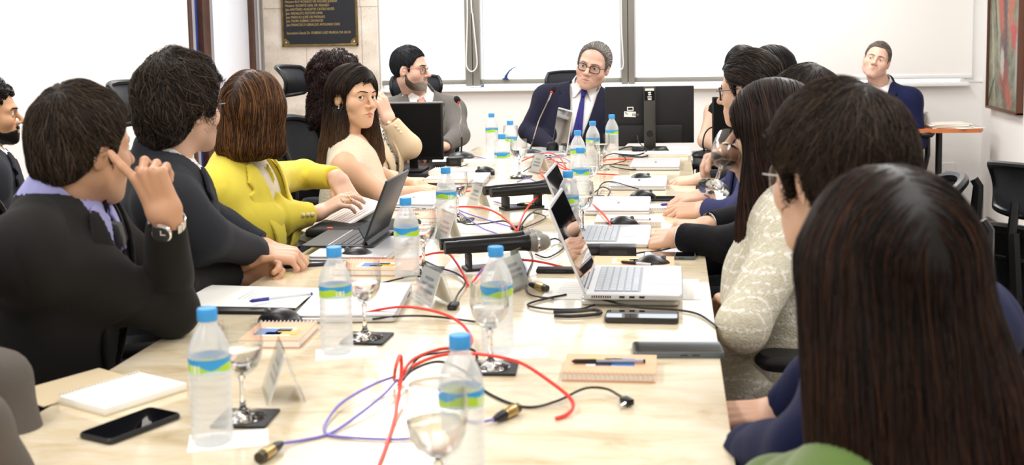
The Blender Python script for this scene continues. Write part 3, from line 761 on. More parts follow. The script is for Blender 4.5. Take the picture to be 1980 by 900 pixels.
# white slips under the first bottles
for x, y, r, lb in ((420, 862, .35, 'white paper slip under the nearest left bottle'), (655, 690, .3, 'white paper slip under the second left bottle'), (985, 690, .25, 'white paper slip under the goblet before the large microphones')):
    p = onz(x, y, TZ); o = empty('paper_slip', (p[0], p[1] + .02, TZ + .0001), r, lb, 'paper', 'paper slips on the table')
    MB().box((.01, 0, .0003), (.06, .04, .0003)).build('sheet', m_paper, o)
# laptops
near = put(make_open_laptop('silver open laptop in the right foreground standing on a closed one', 112), onz(1228, 548, TZ + .025), math.pi / 2, TZ + .0205)
cl = make_closed_laptop()
cl.location = (*onz(1222, 562, TZ)[:2], TZ + .0004); cl.rotation_euler = (0, 0, math.pi / 2); cl['_used'] = 1
cl['label'] = 'closed silver laptop lying under the near open laptop'; cl['group'] = 'closed silver laptops'
far = put(make_open_laptop('silver open laptop second from the camera, behind the near open one', 112, keys=False), onz(1186, 461, TZ), math.pi / 2)
for x, y, r, lb in ((1268, 322, -.02, 'closed silver laptop nearest the big black monitor'), (1236, 358, -.02, 'closed silver laptop with a tangled black cord, third from the head of the table'), (1196, 403, 0, 'closed silver laptop beside the clasped hands and the spiral pad'),
                    (690, 592, .1, 'closed silver laptop lying behind the second left bottle'), (800, 392, 0, 'closed silver laptop at the elbow of the woman in the sleeveless blouse'), (700, 488, 0, 'closed silver laptop under the dark tablet keyboard'), (892, 352, .06, 'closed silver laptop under a notebook near the curly haired woman')):
    p = onz(x, y, TZ); place(cl, (p[0], p[1], TZ + .0004), (math.pi / 2 if x > 1000 else -math.pi / 2) + r, lb, 'closed silver laptops')
p = onz(1028, 300, TZ)
put(make_open_laptop('silver open laptop standing before the man at the table head, lid seen from behind', 100, keys=False), (p[0] + .03, p[1] + .05), math.radians(-72))
# dark tablet with folding keyboard on the closed laptop
tk = empty('tablet_keyboard', (*onz(678, 476, TZ)[:2], TZ + .0205), -math.pi / 2, 'dark grey tablet with propped folding keyboard by the yellow jacket', 'tablet')
MB().slab((0, 0, .003), (.14, .105, .0028), .01, bev=.001).build('keyboard_base', m_dkg, tk)
MB().box((0, -.028, .006), (.13, .0015, .0004)).build('hinge_line', m_silver, tk)
mk = mat('tablet_keys', '#2c3038', .5)
for r in range(5):
    for k in range(12):
        key = 'tabkey'
        if key in CH: q = CH[key].copy(); COL.objects.link(q); q.parent = tk
        else: q = MB().box((0, 0, 0), (.0096, .0075, .0008), bev=.0005, seg=1).build('key', mk, tk); CH[key] = q
        q.location = (-.118 + k * .0215, .085 - r * .0185 - .012, .0066)
a = math.radians(22); Mx = rotx(-a)
l = MB().box((0, 0, .0975), (.14, .0035, .0975), bev=.002); l.v = [np.concatenate(l.v) @ Mx.T + np.array((0, .075, .008))]; T_ = l.build('tablet', m_dkg, tk)
l = MB().box((0, -.0037, .0975), (.132, .0003, .089)); l.v = [np.concatenate(l.v) @ Mx.T + np.array((0, .075, .008))]; l.build('screen', m_screen, T_)
l = MB().box((0, 0, .03), (.13, .0014, .03)); l.v = [np.concatenate(l.v) @ rotx(.5).T + np.array((0, .088, .003))]; l.build('kickstand', m_dkg, tk)
# mice
mo = make_mouse()
for x, y, r, lb in ((938, 338, 1.4, 'black mouse beside the far left notebooks'), (1276, 297, -1.3, 'black mouse under the big black monitor'), (1240, 352, -1.35, 'black mouse behind the second closed laptop on the right'), (1243, 386, -1.3, 'black mouse behind the third closed laptop on the right'),
                    (541, 628, 1.4, 'black mouse beside the orange notebook and the laid out papers'), (690, 503, 1.5, 'black mouse in front of the dark tablet keyboard'), (1205, 440, -1.4, 'black mouse behind the second open laptop'), (1262, 520, -1.5, 'black mouse just behind the near open laptop base'), (838, 362, 1.2, 'black mouse by the woman in the beige blazer')):
    p = onz(x, y, TZ); place(mo, (p[0], p[1], TZ + .0004), r, lb, 'black mice on the table')
# phones
m_case = mat('charcoal_case', '#1c1c1f', .4); m_grey = mat('grey_case', '#5d6568', .4); m_blu = mat('navy_case', '#1b1d3a', .4)
def ph(pts, label, **k):
    """pts: two end points of the phone in the photograph"""
    a, b = onz(*pts[0], TZ), onz(*pts[1], TZ); d = b - a
    return put(make_phone(label, **k), (a + b) / 2, math.atan2(d[1], d[0]) - math.pi / 2)
ph(((208, 846), (298, 812)), 'black phone lying face up in the left foreground', case=m_case, l=.074)
ph(((1236, 683), (1384, 683)), 'grey phone with glossy screen on the right near the orange notebook', case=m_grey, l=.085, w=.04, t=.006)
ph(((1183, 618), (1300, 620)), 'dark thick phone in front of the near open laptop', case=mat('brown_black_case', '#2f2a28', .3), l=.078, t=.006)
ph(((1248, 498), (1342, 499)), 'grey phone by the right table corner behind the near open laptop', case=m_grey, l=.07, w=.034)
ph(((1268, 387), (1298, 387)), 'small black phone beside the clasped hands', case=m_case, l=.05)
ph(((566, 514), (628, 510)), 'navy phone lying before the clasped hands on the left', case=m_blu, l=.07)
ph(((772, 405), (830, 403)), 'silver grey phone beyond the tablet keyboard', case=m_silver, l=.07)
# spiral notebooks
red_w = mat('red_wire', '#d8452e', .4)
put(make_notebook('orange spiral notebook with a pen on it in the right foreground', m_cov, wire=mat('pale_wire', '#d9c9b5', .5), w=.062, l=.083), onz(1180, 720, TZ), math.pi / 2)
put(make_notebook('orange spiral notebook behind the nearest left goblet', m_cov, w=.075, l=.062), onz(540, 655, TZ), -math.pi / 2 + .05)
put(make_notebook('orange spiral notebook with red coil beside the third left bottle', m_cov, wire=red_w), onz(735, 523, TZ), -math.pi / 2)
put(make_notebook('orange spiral notebook behind the near open laptop', m_cov), onz(1225, 518, TZ), math.pi / 2)
put(make_notebook('pale spiral notebook with a blue pen behind the second open laptop', mat('pale_pink_cover', '#efd2c4', .6), art=False), onz(1215, 432, TZ), math.pi / 2)
put(make_notebook('white spiral pad under the clasped hands on the right', mat('cream_cover', '#ebe5d8', .6), art=False, w=.05, l=.07), onz(1290, 407, TZ), math.pi / 2 + .1)
put(make_notebook('white spiral notebook far back by the right black desk', mat('cream_cover', '#ebe5d8', .6), art=False), onz(1288, 301, TZ), math.pi / 2)
put(make_notebook('pale notebook farther one of the pair in front of the curly haired woman', mat('pale_pink_cover', '#efd2c4', .6), art=False), onz(880, 335, TZ), -math.pi / 2)
put(make_notebook('white spiral notebook behind the far left mouse', mat('cream_cover', '#ebe5d8', .6), art=False), onz(915, 318, TZ), -math.pi / 2)
put(make_notebook('pale notebook lying on the closed laptop of the curly haired woman', mat('pale_pink_cover', '#efd2c4', .6), art=False, w=.06, l=.09), onz(868, 351, TZ + .02), -math.pi / 2, TZ + .0205)
put(make_notebook('orange notebook with red coil beyond the tablet keyboard', m_cov, wire=red_w), onz(795, 424, TZ), -math.pi / 2)
# open white pad in the left foreground with its beige cover folded out over the table edge
a_, b_ = onz(185, 808, TZ), onz(345, 757, TZ); c_, d_ = onz(115, 778, TZ), onz(305, 733, TZ)
ctr = (a_ + b_ + c_ + d_) / 4; ang = math.atan2(*(b_ - a_)[1::-1]); lw = np.linalg.norm(b_ - a_) / 2; ww = max(.055, np.linalg.norm(c_ - a_) / 2)
nb = put(empty('open_notepad', (0, 0, 0), 0, 'open white notepad with beige cover folded back in the left foreground', 'notebook'), ctr, ang)
m_bei = mat('beige_cover', '#d8c7a5', .6)
MB().box((0, 0, .007), (lw, ww, .006), bev=.001).build('pages', m_paper, nb)
MB().box((0, 0, .0005), (lw + .002, ww + .002, .0005)).build('back_cover', m_bei, nb)
MB().box((-.02, ww + .055, .004), (lw + .01, .055, .0007), rotx(.03)).build('folded_cover', m_bei, nb)
sp = MB()
for k in range(26):
    x = -lw + .006 + k * (2 * lw - .012) / 25
    sp.tube([(x, ww + .007 * math.cos(t), .008 + .0085 * math.sin(t)) for t in np.linspace(0, 2 * math.pi, 9)[:-1]], .0008, 4, closed=True)
sp.build('coil', m_wire, nb, kind='stuff')
# laid out papers on a black folder
fo = put(empty('black_folder', (0, 0, 0), 0, 'black folder lying under the white sheets on the left', 'folder'), onz(480, 588, TZ), .02)
MB().box((0, 0, .004), (.13, .105, .004), bev=.002).build('folder_board', mat('black_folder_board', '#121214', .5), fo)
MB().box((0, -.06, .0085), (.125, .008, .0005)).build('folder_strap', m_black, fo)
ps = put(empty('paper_sheets', (0, 0, 0), 0, 'white printed sheets with a blue pen on the black folder', 'paper'), onz(490, 575, TZ + .01), -.03, TZ + .0088)
nx, ny = 14, 10; V = []
for top_ in (0, 1):
    for j in range(ny + 1):
        for i in range(nx + 1):
            u, v = i / nx, j / ny
            V.append((-.15 + .29 * u, -.1 + .2 * v, .0015 * top_ + .006 * u * math.sin(3 * v + .4) ** 2 + .004 * (1 - u) * v))
F = []; n1 = (nx + 1) * (ny + 1)
for j in range(ny):
    for i in range(nx):
        q = j * (nx + 1) + i; F += [(n1 + q, n1 + q + 1, n1 + q + nx + 2, n1 + q + nx + 1), (q, q + nx + 1, q + nx + 2, q + 1)]
for i in range(nx): F += [(i, i + 1, n1 + i + 1, n1 + i), (ny * (nx + 1) + i + 1, ny * (nx + 1) + i, n1 + ny * (nx + 1) + i, n1 + ny * (nx + 1) + i + 1)]
for j in range(ny): F += [((j + 1) * (nx + 1), j * (nx + 1), n1 + j * (nx + 1), n1 + (j + 1) * (nx + 1)), (j * (nx + 1) + nx, (j + 1) * (nx + 1) + nx, n1 + (j + 1) * (nx + 1) + nx, n1 + j * (nx + 1) + nx)]
MB().add(V, F).build('sheet', m_paper, ps)
pr = MB()
for k in range(8): pr.box((-.02 + .012 * k, .01, .0065 + .0006 * k), (.0012, .055, .0002))
pr.build('printed_lines', mat('pale_print', '#c9cad0', .7), ps, kind='stuff')
m_bic = mat('blue_pen_cap', '#2b2f9c', .35); m_clear = mat('clear_pen_barrel', '#d9dde2', .2); 
pen('blue capped pen lying on the white sheets', onz(482, 587, TZ + .018), onz(604, 572, TZ + .018), m_clear, TZ + .0185, m_bic)
pen('black and silver pen lying on the orange notebook', onz(1105, 704, TZ + .016), onz(1248, 704, TZ + .016), mat('silver_pen', '#b9bcc4', .25, .7), TZ + .0165, m_black)
pen('blue pen on the pale notebook behind the second open laptop', onz(1180, 427, TZ + .016), onz(1258, 427, TZ + .016), m_clear, TZ + .0165, m_bic)
pen('blue pen on the white pad under the clasped hands', onz(1277, 399, TZ + .016), onz(1300, 397, TZ + .016), m_bic, TZ + .0165, m_bic)
pen('black pen on the notebook behind the near open laptop', onz(1200, 510, TZ + .016), onz(1262, 516, TZ + .016), m_clear, TZ + .0165, m_black)
# black document bag under the notebook in the hands of the woman in yellow
bg = put(empty('black_laptop_sleeve', (0, 0, 0), 0, 'black zipped laptop sleeve with an orange tab beyond the tablet keyboard', 'laptop sleeve'), onz(705, 450, TZ), 0)
MB().box((0, 0, .014), (.16, .11, .0135), bev=.011, seg=3).build('sleeve_body', mat('black_nylon', '#131314', .75, bump=(200, .15)), bg)
MB().box((-.085, -.09, .0285), (.008, .005, .0025), bev=.001).build('zip_tab', mat('orange_tab', '#ff6a1a', .5), bg)
MB().tube([(-.13, -.104, .022), (0, -.109, .022), (.13, -.104, .022)], .0025, 6).build('zip', m_black, bg)
# name cards
for x, y, r, w, lb, tx in ((548, 765, -1.15, .055, 'clear acrylic name card stand beside the nearest left goblet', None), (838, 588, -1.0, .06, 'clear acrylic name card stand at the end of the left closed laptop', None), (868, 468, -1.05, .06, 'clear acrylic name card stand left of the large handheld microphones', None),
                           (985, 560, 1.2, .06, 'clear acrylic name card stand behind the bottle and the half full goblet', None), (925, 402, -1.0, .05, 'clear acrylic name card stand below the far handheld microphones', None), (1044, 334, -1.0, .05, 'clear acrylic name card stand among the red cables at the far end', None)):
    put(make_tent(lb, w=w, h=.09), onz(x, y, TZ), r)
p = onz(1103, 299, TZ); nc = put(make_tent('white name card stand facing the camera before the man at the table head', w=.062, h=.055, sp=.03, text='LUÍS FELIPE'), p, 0)
a = math.atan2(.03, .055)
text_mesh('LUÍS FEL', .018, 'printed_name', mat('dark_print', '#55524c', .6), nc, rotx(math.pi / 2 - a), (-.05, -.0245 - .003, .012))
# handheld microphones: two pairs on cradles
def mics(p, q, label, g, dz):
    """p: tail end, q: head end in the photograph"""
    z = TZ + dz; a, b = onz(*p, z), onz(*q, z); d = b - a; an = math.atan2(d[1], d[0]); c = (a + b) / 2 - unit(d) * .011
    n = np.array([-math.sin(an), math.cos(an), 0])
    for k in (0, 1):
        m_ = make_handmic('black handheld microphone, %s of the %s pair' % (('front one', 'rear one')[k], label), g)
        m_.location = tuple(c + n * (.058 * k - .018) + np.array([0, 0, 0])); m_.rotation_euler = (0, 0, an)
    cr = make_cradle('black cradle under the %s pair of handheld microphones' % label); put(cr, c + n * .012, an); 
m_gr2 = mat('mic_grille_dark', '#2a2a2a', .5, .6, bump=(900, .6))
mics((872, 477), (1046, 466), 'large near', m_grille, .068); mics((945, 372), (1086, 361), 'small far', m_gr2, .068)
# gooseneck microphones
def goose(base, pts, tip, Y, label, z=TZ, neck=None):
    b = onz(*base, z); o = make_gooseneck(label, at(*tip, Y + .02) - b, [at(*q, Y) - b for q in pts], neck); o.location = tuple(b + np.array([0, 0, .0005])); return o
goose((892, 305), [(893, 270), (889, 245), (893, 222), (888, 200)], (881, 188), onz(892, 305)[1], 'black gooseneck microphone in front of the man in the grey suit')
p = onz(1025, 296); goose((1025, 300), [(1030, 275), (1042, 235), (1058, 200), (1066, 180)], (1072, 170), p[1], 'silver necked gooseneck microphone before the man at the table head')
p = onz(1362, 300)
o = goose((1362, 302), [(1359, 280), (1362, 262), (1370, 250), (1384, 244)], (1396, 242), p[1], 'black gooseneck microphone beside the right hand monitor', .735, m_black)
# monitors
def monitor(name, loc, rz, w, h, z0, label, back=True, stand=.035):
    o = empty(name, loc, rz, label, 'monitor')
    MB().box((0, 0, z0 + h / 2), (w / 2, .011, h / 2), bev=.004).build('panel', m_blackm, o)
    MB().box((0, .0115, z0 + h / 2 + .004), (w / 2 - .008, .0006, h / 2 - .012)).build('screen', m_screen, o)
    MB().box((0, -.018, z0 + h * .17), (w * .37, .012, h * .155), bev=.006).build('rear_housing', m_blackm, o)
    m_st = mat('grey_metal_stand', '#4a4945', .4, .6)
    s = MB().box((0, -.042, (z0 + h + .004) / 2), (w * .066, .009, (z0 + h + .004) / 2 - .004), bev=.003).build('stand_column', m_st, o)
    MB().lathe([(0, 0), (.017, 0), (.0175, .001), (0, .0012)], 20, (0, -.0515, z0 + h * .18), rotx(math.pi / 2)).build('cable_hole', m_black, s)
    MB().slab((0, -.02, .005), (w * .2, .09, .005), .012, bev=.002).build('stand_foot', m_blackm, o)
    return o
YM = 6.12; a, b = at(1171, 290, YM), at(1342, 290, YM); zt, z0 = at(1258, 167, YM)[2], at(1258, 277, YM)[2]
big = monitor('computer_monitor', ((a[0] + b[0]) / 2, YM, TZ + .0005), .05, b[0] - a[0], zt - z0, z0 - TZ, 'large black monitor seen from behind with grey column stand and stickers')
W_, H_, Z0_ = b[0] - a[0], zt - z0, z0 - TZ
m_stk = mat('white_sticker', '#eceae6', .5)
MB().box((0, -.0515, Z0_ + H_ * .86), (W_ * .058, .0006, H_ * .1)).build('black_badge', mat('glossy_black', '#0b0b0c', .12), big)
MB().box((0, -.0523, Z0_ + H_ * .95), (W_ * .05, .0004, .006)).build('badge_edge', m_stk, big)
bd = MB()
for dx, dz in ((-.004, .004), (.004, -.004), (.003, .006), (-.003, -.006)): bd.box((dx, -.0524, Z0_ + H_ * .88 + dz), (.0045, .0004, .0028), roty(.6))
for k in range(3): bd.box((0, -.0524, Z0_ + H_ * .825 - .007 * k), (.011 - .001 * k, .0004, .0018))
bd.build('badge_emblem', m_stk, big)
MB().box((-W_ * .215, -.0118, Z0_ + H_ * .61), (W_ * .036, .0006, H_ * .034)).build('sticker', m_stk, big); MB().box((-W_ * .215, -.0126, Z0_ + H_ * .61), (W_ * .026, .0003, H_ * .02)).build('sticker_print', m_black, big)
MB().box((-W_ * .22, -.0118, Z0_ + H_ * .515), (W_ * .066, .0006, H_ * .048), roty(.05)).build('sticker', m_stk, big)
bc = MB(); 
for k in range(8): bc.box((-W_ * .19 + .0045 * k, -.0126, Z0_ + H_ * .505), (.0012 if k % 3 else .002, .0003, .006))
for dx, dz in ((-.003, .003), (.003, -.003)): bc.box((-W_ * .26 + dx, -.0126, Z0_ + H_ * .53 + dz), (.004, .0003, .0025), roty(.6))
bc.build('sticker_print', mat('grey_ink', '#6a6a6a', .6), big)
YM2 = 5.5; a, b = at(735, 300, YM2), at(858, 300, YM2); zt, z0 = at(800, 198, YM2)[2], at(800, 309, YM2)[2]
mn = monitor('computer_monitor', ((a[0] + b[0]) / 2, YM2, .7155), .0, b[0] - a[0], zt - z0, z0 - .7155, 'black monitor with bright top edge hiding the man in the grey suit')
mn.rotation_euler = (0, 0, math.pi)
for c_ in mn.children:
    if c_.name.startswith('screen'): c_.data.materials[0] = mat('matt_black_screen', '#060607', .6, spec=.2)
MB().box((0, 0, zt - .7155 - .001), ((b[0] - a[0]) / 2, .0112, .003)).build('bright_rim', m_alu2, mn)
YM3 = 5.8; a, b = at(1377, 300, YM3), at(1560, 300, YM3); zt, z0 = at(1400, 190, YM3)[2], at(1400, 302, YM3)[2]
mn = monitor('computer_monitor', ((a[0] + b[0]) / 2, YM3, .7355), .0, b[0] - a[0], zt - z0, max(.02, z0 - .7355), 'black monitor on the right hand desk before the woman with bare arms'); mn.rotation_euler = (0, 0, math.pi)
for c_ in mn.children:
    if c_.name.startswith('screen'): c_.data.materials[0] = MATS['matt_black_screen']
# power adapter, boxes and dongles
def gadget(name, label, cat, p, h, m_, rz=0, z=TZ, bev=.004, port=True):
    o = put(empty(name, (0, 0, 0), 0, label, cat), p, rz, z)
    MB().box((0, 0, h[2]), h, bev=bev).build('housing', m_, o)
    if port: MB().box((0, -h[1] - .0002, h[2]), (h[0] * .5, .0006, h[2] * .4)).build('socket', m_dkg, o)
    return o
gadget('power_adapter', 'black power adapter between the two open laptops on the right', 'power adapter', onz(1195, 497), (.05, .026, .016), m_black, .03)
gadget('power_adapter', 'dark power adapter beside the black one between the open laptops', 'power adapter', onz(1145, 492), (.04, .022, .013), m_blackm, .1)
gadget('cable_box', 'flat black cable box under the red cables before the near microphones', 'cable box', onz(1075, 527), (.05, .02, .006), m_blackm, .02)
gadget('cable_hub', 'small black hub where the red cables meet in the table middle', 'hub', onz(1000, 444), (.02, .012, .006), m_black)
gadget('usb_dongle', 'small black dongle below the twisted cord in the table middle', 'dongle', onz(877, 597), (.011, .022, .006), m_black)
gadget('dock_box', 'flat black dock before the man at the table head', 'dock', onz(1082, 290), (.07, .04, .008), m_black)
gadget('dock_box', 'black dock box at the foot of the left monitor', 'dock', onz(880, 320, .75), (.035, .04, .02), m_black, 0)
gadget('desk_telephone_base', 'dark rounded box beside the silver lid before the man at the table head', 'box', onz(1068, 297), (.03, .03, .03), m_blackm, 0, bev=.02)
put(make_phone('dark red phone lying at the far left of the table', mat('wine_case', '#4a2830', .4), l=.08), onz(905, 313), 1.4)
for x, y, r, lb in ((1010, 470, .1, 'white printed sheet right of the large handheld microphones'), (925, 515, .05, 'white printed sheet in front of the large handheld microphones'), (935, 440, .2, 'white printed sheet behind the large handheld microphones'), (1215, 296, 0, 'white sheet under the big black monitor'), (870, 308, .2, 'white sheet at the far left of the table'), (1130, 560, -.1, 'white sheet left of the near open laptop'), (1320, 560, 0, 'white sheet along the right table edge'), (790, 425, 0, 'white sheet behind the third left bottle')):
    o = put(empty('paper_sheet', (0, 0, 0), 0, lb, 'paper'), onz(x, y), r)
    MB().box((0, 0, .0004), (.085 if x != 1320 else .04, .11, .0003)).build('sheet', m_paper, o)
    pr = MB()
    for k in range(7): pr.box((0, .07 - .02 * k, .0009), (.06 if x != 1320 else .01, .0012, .0001))
    pr.build('printed_lines', mat('pale_print', '#c9cad0', .7), o, kind='stuff')
# notes at the man at the table head
o = put(empty('blue_folder', (0, 0, 0), 0, 'dark blue folder lying open before the man at the table head', 'folder'), onz(1110, 284), .1)
MB().box((0, 0, .012), (.11, .07, .004), roty(-.05)).build('cover', mat('dark_blue_board', '#20203f', .5), o); MB().box((0, 0, .004), (.105, .066, .004)).build('pages', m_paper, o)
# side table things
cx_, cy_, cz_ = SIDE
t = make_tent('small clear card stand on the orange side table', w=.05, h=.1, sp=.04); t.location = (*at(1783, 240, YT)[:2], cz_ + .0005); t.rotation_euler = (0, 0, -1.0)
o = empty('paper_stack', (at(1830, 245, YT)[0], YT - .02, cz_ + .0005), .1, 'stack of white booklets on the orange side table', 'paper')
for k, (dx, r) in enumerate(((0, 0), (.01, .1), (-.01, -.08), (.005, .05))): MB().box((dx, 0, .004 + .007 * k), (.12, .1, .003), rotz(r)).build('booklet', (m_paper, mat('cream_cover', '#ebe5d8', .6))[k % 2], o)
o = empty('paper_sheet', (at(1862, 246, YT)[0], YT - .06, cz_ + .001), .4, 'loose white sheets fanned out beside the booklets on the orange side table', 'paper')
MB().box((0, 0, .001), (.09, .09, .001)).build('sheet', m_paper, o)
# ---------------------------------------------------------------- cables
m_red = mat('red_cable', '#e0382a', .4); m_pur = mat('violet_cable', '#7a72c4', .45); m_bc = mat('black_cable', '#141418', .45)
RC = [('red network cable looping across the foreground to the bottom edge', [(700, 960, 0), (735, 893, 0), (765, 800, .004), (776, 720, .03), (774, 688, .05), (765, 712, .04), (762, 735, .006)]),
      ('red network cable arching right over the foreground to its cut end', [(770, 738, .003), (800, 708, .015), (850, 688, .03), (905, 684, .045), (960, 690, .05), (1010, 704, .045), (1060, 736, .03), (1100, 768, .015), (1108, 788, .006), (1095, 803, .001), (1075, 810, 0)]),
      ('red network cable running from the coil up to the bottles', [(775, 725, .01), (800, 695, .02), (850, 676, .025), (900, 672, .02), (912, 655, .01), (890, 625, .01), (850, 605, .02), (790, 594, .025), (740, 598, .02), (700, 608, .012), (680, 616, .006)]),
      ('red network cable arching beside the second name card', [(812, 497, .01), (840, 490, .025), (865, 490, .03), (880, 505, .02), (895, 530, .008), (905, 552, .002)]),
      ('red network cable crossing under the large handheld microphones', [(915, 545, .002), (940, 515, .01), (975, 505, .015), (1010, 503, .02), (1050, 508, .012), (1100, 520, .004)]),
      ('red network cable arching left from the middle hub', [(868, 402, .01), (900, 400, .015), (940, 404, .02), (970, 418, .018), (990, 436, .012), (999, 446, .008)]),
      ('red network cable rising right from the middle hub to the laptop screen', [(1001, 446, .008), (1006, 430, .015), (1018, 405, .03), (1035, 385, .035), (1058, 372, .03), (1075, 368, .02)]),
      ('red network cable from the far open screen down to the goblet', [(1060, 350, .0), (1045, 335, .01), (1048, 315, .02), (1065, 309, .02), (1082, 318, .015), (1095, 326, .01), (1110, 332, .004)]),
      ('red network cable looping in front of the chairman', [(1009, 312, .01), (1035, 301, .03), (1060, 296, .035), (1080, 303, .03), (1092, 320, .015), (1094, 328, .006), (1080, 322, .01), (1070, 308, .015)]),
      ('red network cable running along the foot of the big monitor', [(1160, 311, .002), (1190, 308, .006), (1230, 309, .006), (1275, 312, .002)]),
      ('red network cable from the bottles towards the second closed laptop', [(1140, 336, .003), (1165, 337, .005), (1195, 339, .005), (1222, 345, .002)]),
      ('red network cable trailing over the third closed laptop', [(1140, 392, .01), (1160, 408, .02), (1175, 425, .02), (1182, 440, .01)]),
      ('short red network cable beside the far left closed laptop', [(880, 372, .003), (905, 370, .006), (930, 369, .006), (950, 369, .004)])]
for lb, pts in RC: cable('network_cable', lb, pts, .0032, m_red, group='red network cables')
V1 = empty('microphone_cable', (0, 0, 0), 0, 'thin violet microphone cable in the foreground ending in a gold connector', 'cable')
cable('lead', None, [(545, 858, .003), (590, 851, 0), (640, 838, 0), (690, 805, .004), (740, 765, .01), (768, 735, .015)], .0024, m_pur, parent=V1)
cable('lead', None, [(765, 728, .015), (720, 745, .012), (660, 780, .006), (632, 815, .002), (628, 832, 0), (640, 843, 0), (700, 848, 0), (760, 850, 0), (800, 848, 0)], .0024, m_pur, parent=V1)
xlr(V1, onz(545, 858, TZ + .01), onz(498, 888, TZ + .0105))
V2 = empty('microphone_cable', (0, 0, 0), 0, 'violet cable with a black and silver plug right of the foreground bottle', 'cable')
cable('lead', None, [(880, 806, 0), (920, 817, 0), (955, 812, .008)], .0024, m_pur, parent=V2); xlr(V2, onz(955, 812, TZ + .009), onz(1000, 790, TZ + .01))
V3 = empty('microphone_cable', (0, 0, 0), 0, 'black audio cable with a gold connector in the middle of the table', 'cable')
cable('lead', None, [(1018, 470, .004), (1030, 500, .002), (1020, 530, .002), (1018, 560, .002), (1030, 572, .002), (1070, 578, .002)], .002, m_bc, parent=V3); xlr(V3, onz(1024, 550, TZ + .0105), onz(1072, 562, TZ + .0105))
V4 = empty('microphone_cable', (0, 0, 0), 0, 'violet cable with a gold connector under the far handheld microphones', 'cable')
cable('lead', None, [(955, 390, .002), (980, 396, .002), (1000, 396, .006)], .0024, m_pur, parent=V4); xlr(V4, onz(1000, 396, TZ + .0105), onz(1050, 397, TZ + .0105))
V5 = empty('microphone_cable', (0, 0, 0), 0, 'violet cable with a black plug right of the far open laptop screen', 'cable')
cable('lead', None, [(1000, 352, .002), (1020, 345, .01), (1040, 352, .002), (1060, 345, .004), (1085, 350, .006)], .0024, m_pur, parent=V5); xlr(V5, onz(1085, 350, TZ + .0105), onz(1135, 352, TZ + .0105))
for lb, pts in (('violet cable trailing from the left bottles to the middle hub', [(870, 398, .006), (900, 412, .004), (950, 428, .003), (990, 440, .006)]), ('violet cable running under the bottle beside the large microphones', [(915, 545, .002), (930, 525, .01), (960, 505, .012), (1000, 500, .012), (1012, 512, .004), (1018, 530, .001)]),
                ('violet cable in front of the chairman', [(1040, 300, .003), (1065, 305, .004), (1090, 306, .003), (1110, 318, .002)]), ('violet cable at the far left of the table', [(900, 300, .002), (925, 304, .003), (945, 309, .001)]), ('violet cable behind the large handheld microphones', [(880, 405, .004), (930, 440, .003), (960, 452, .002), (980, 470, .002)])):
    cable('audio_cable', lb, pts, .0022, m_pur, group='violet cables')
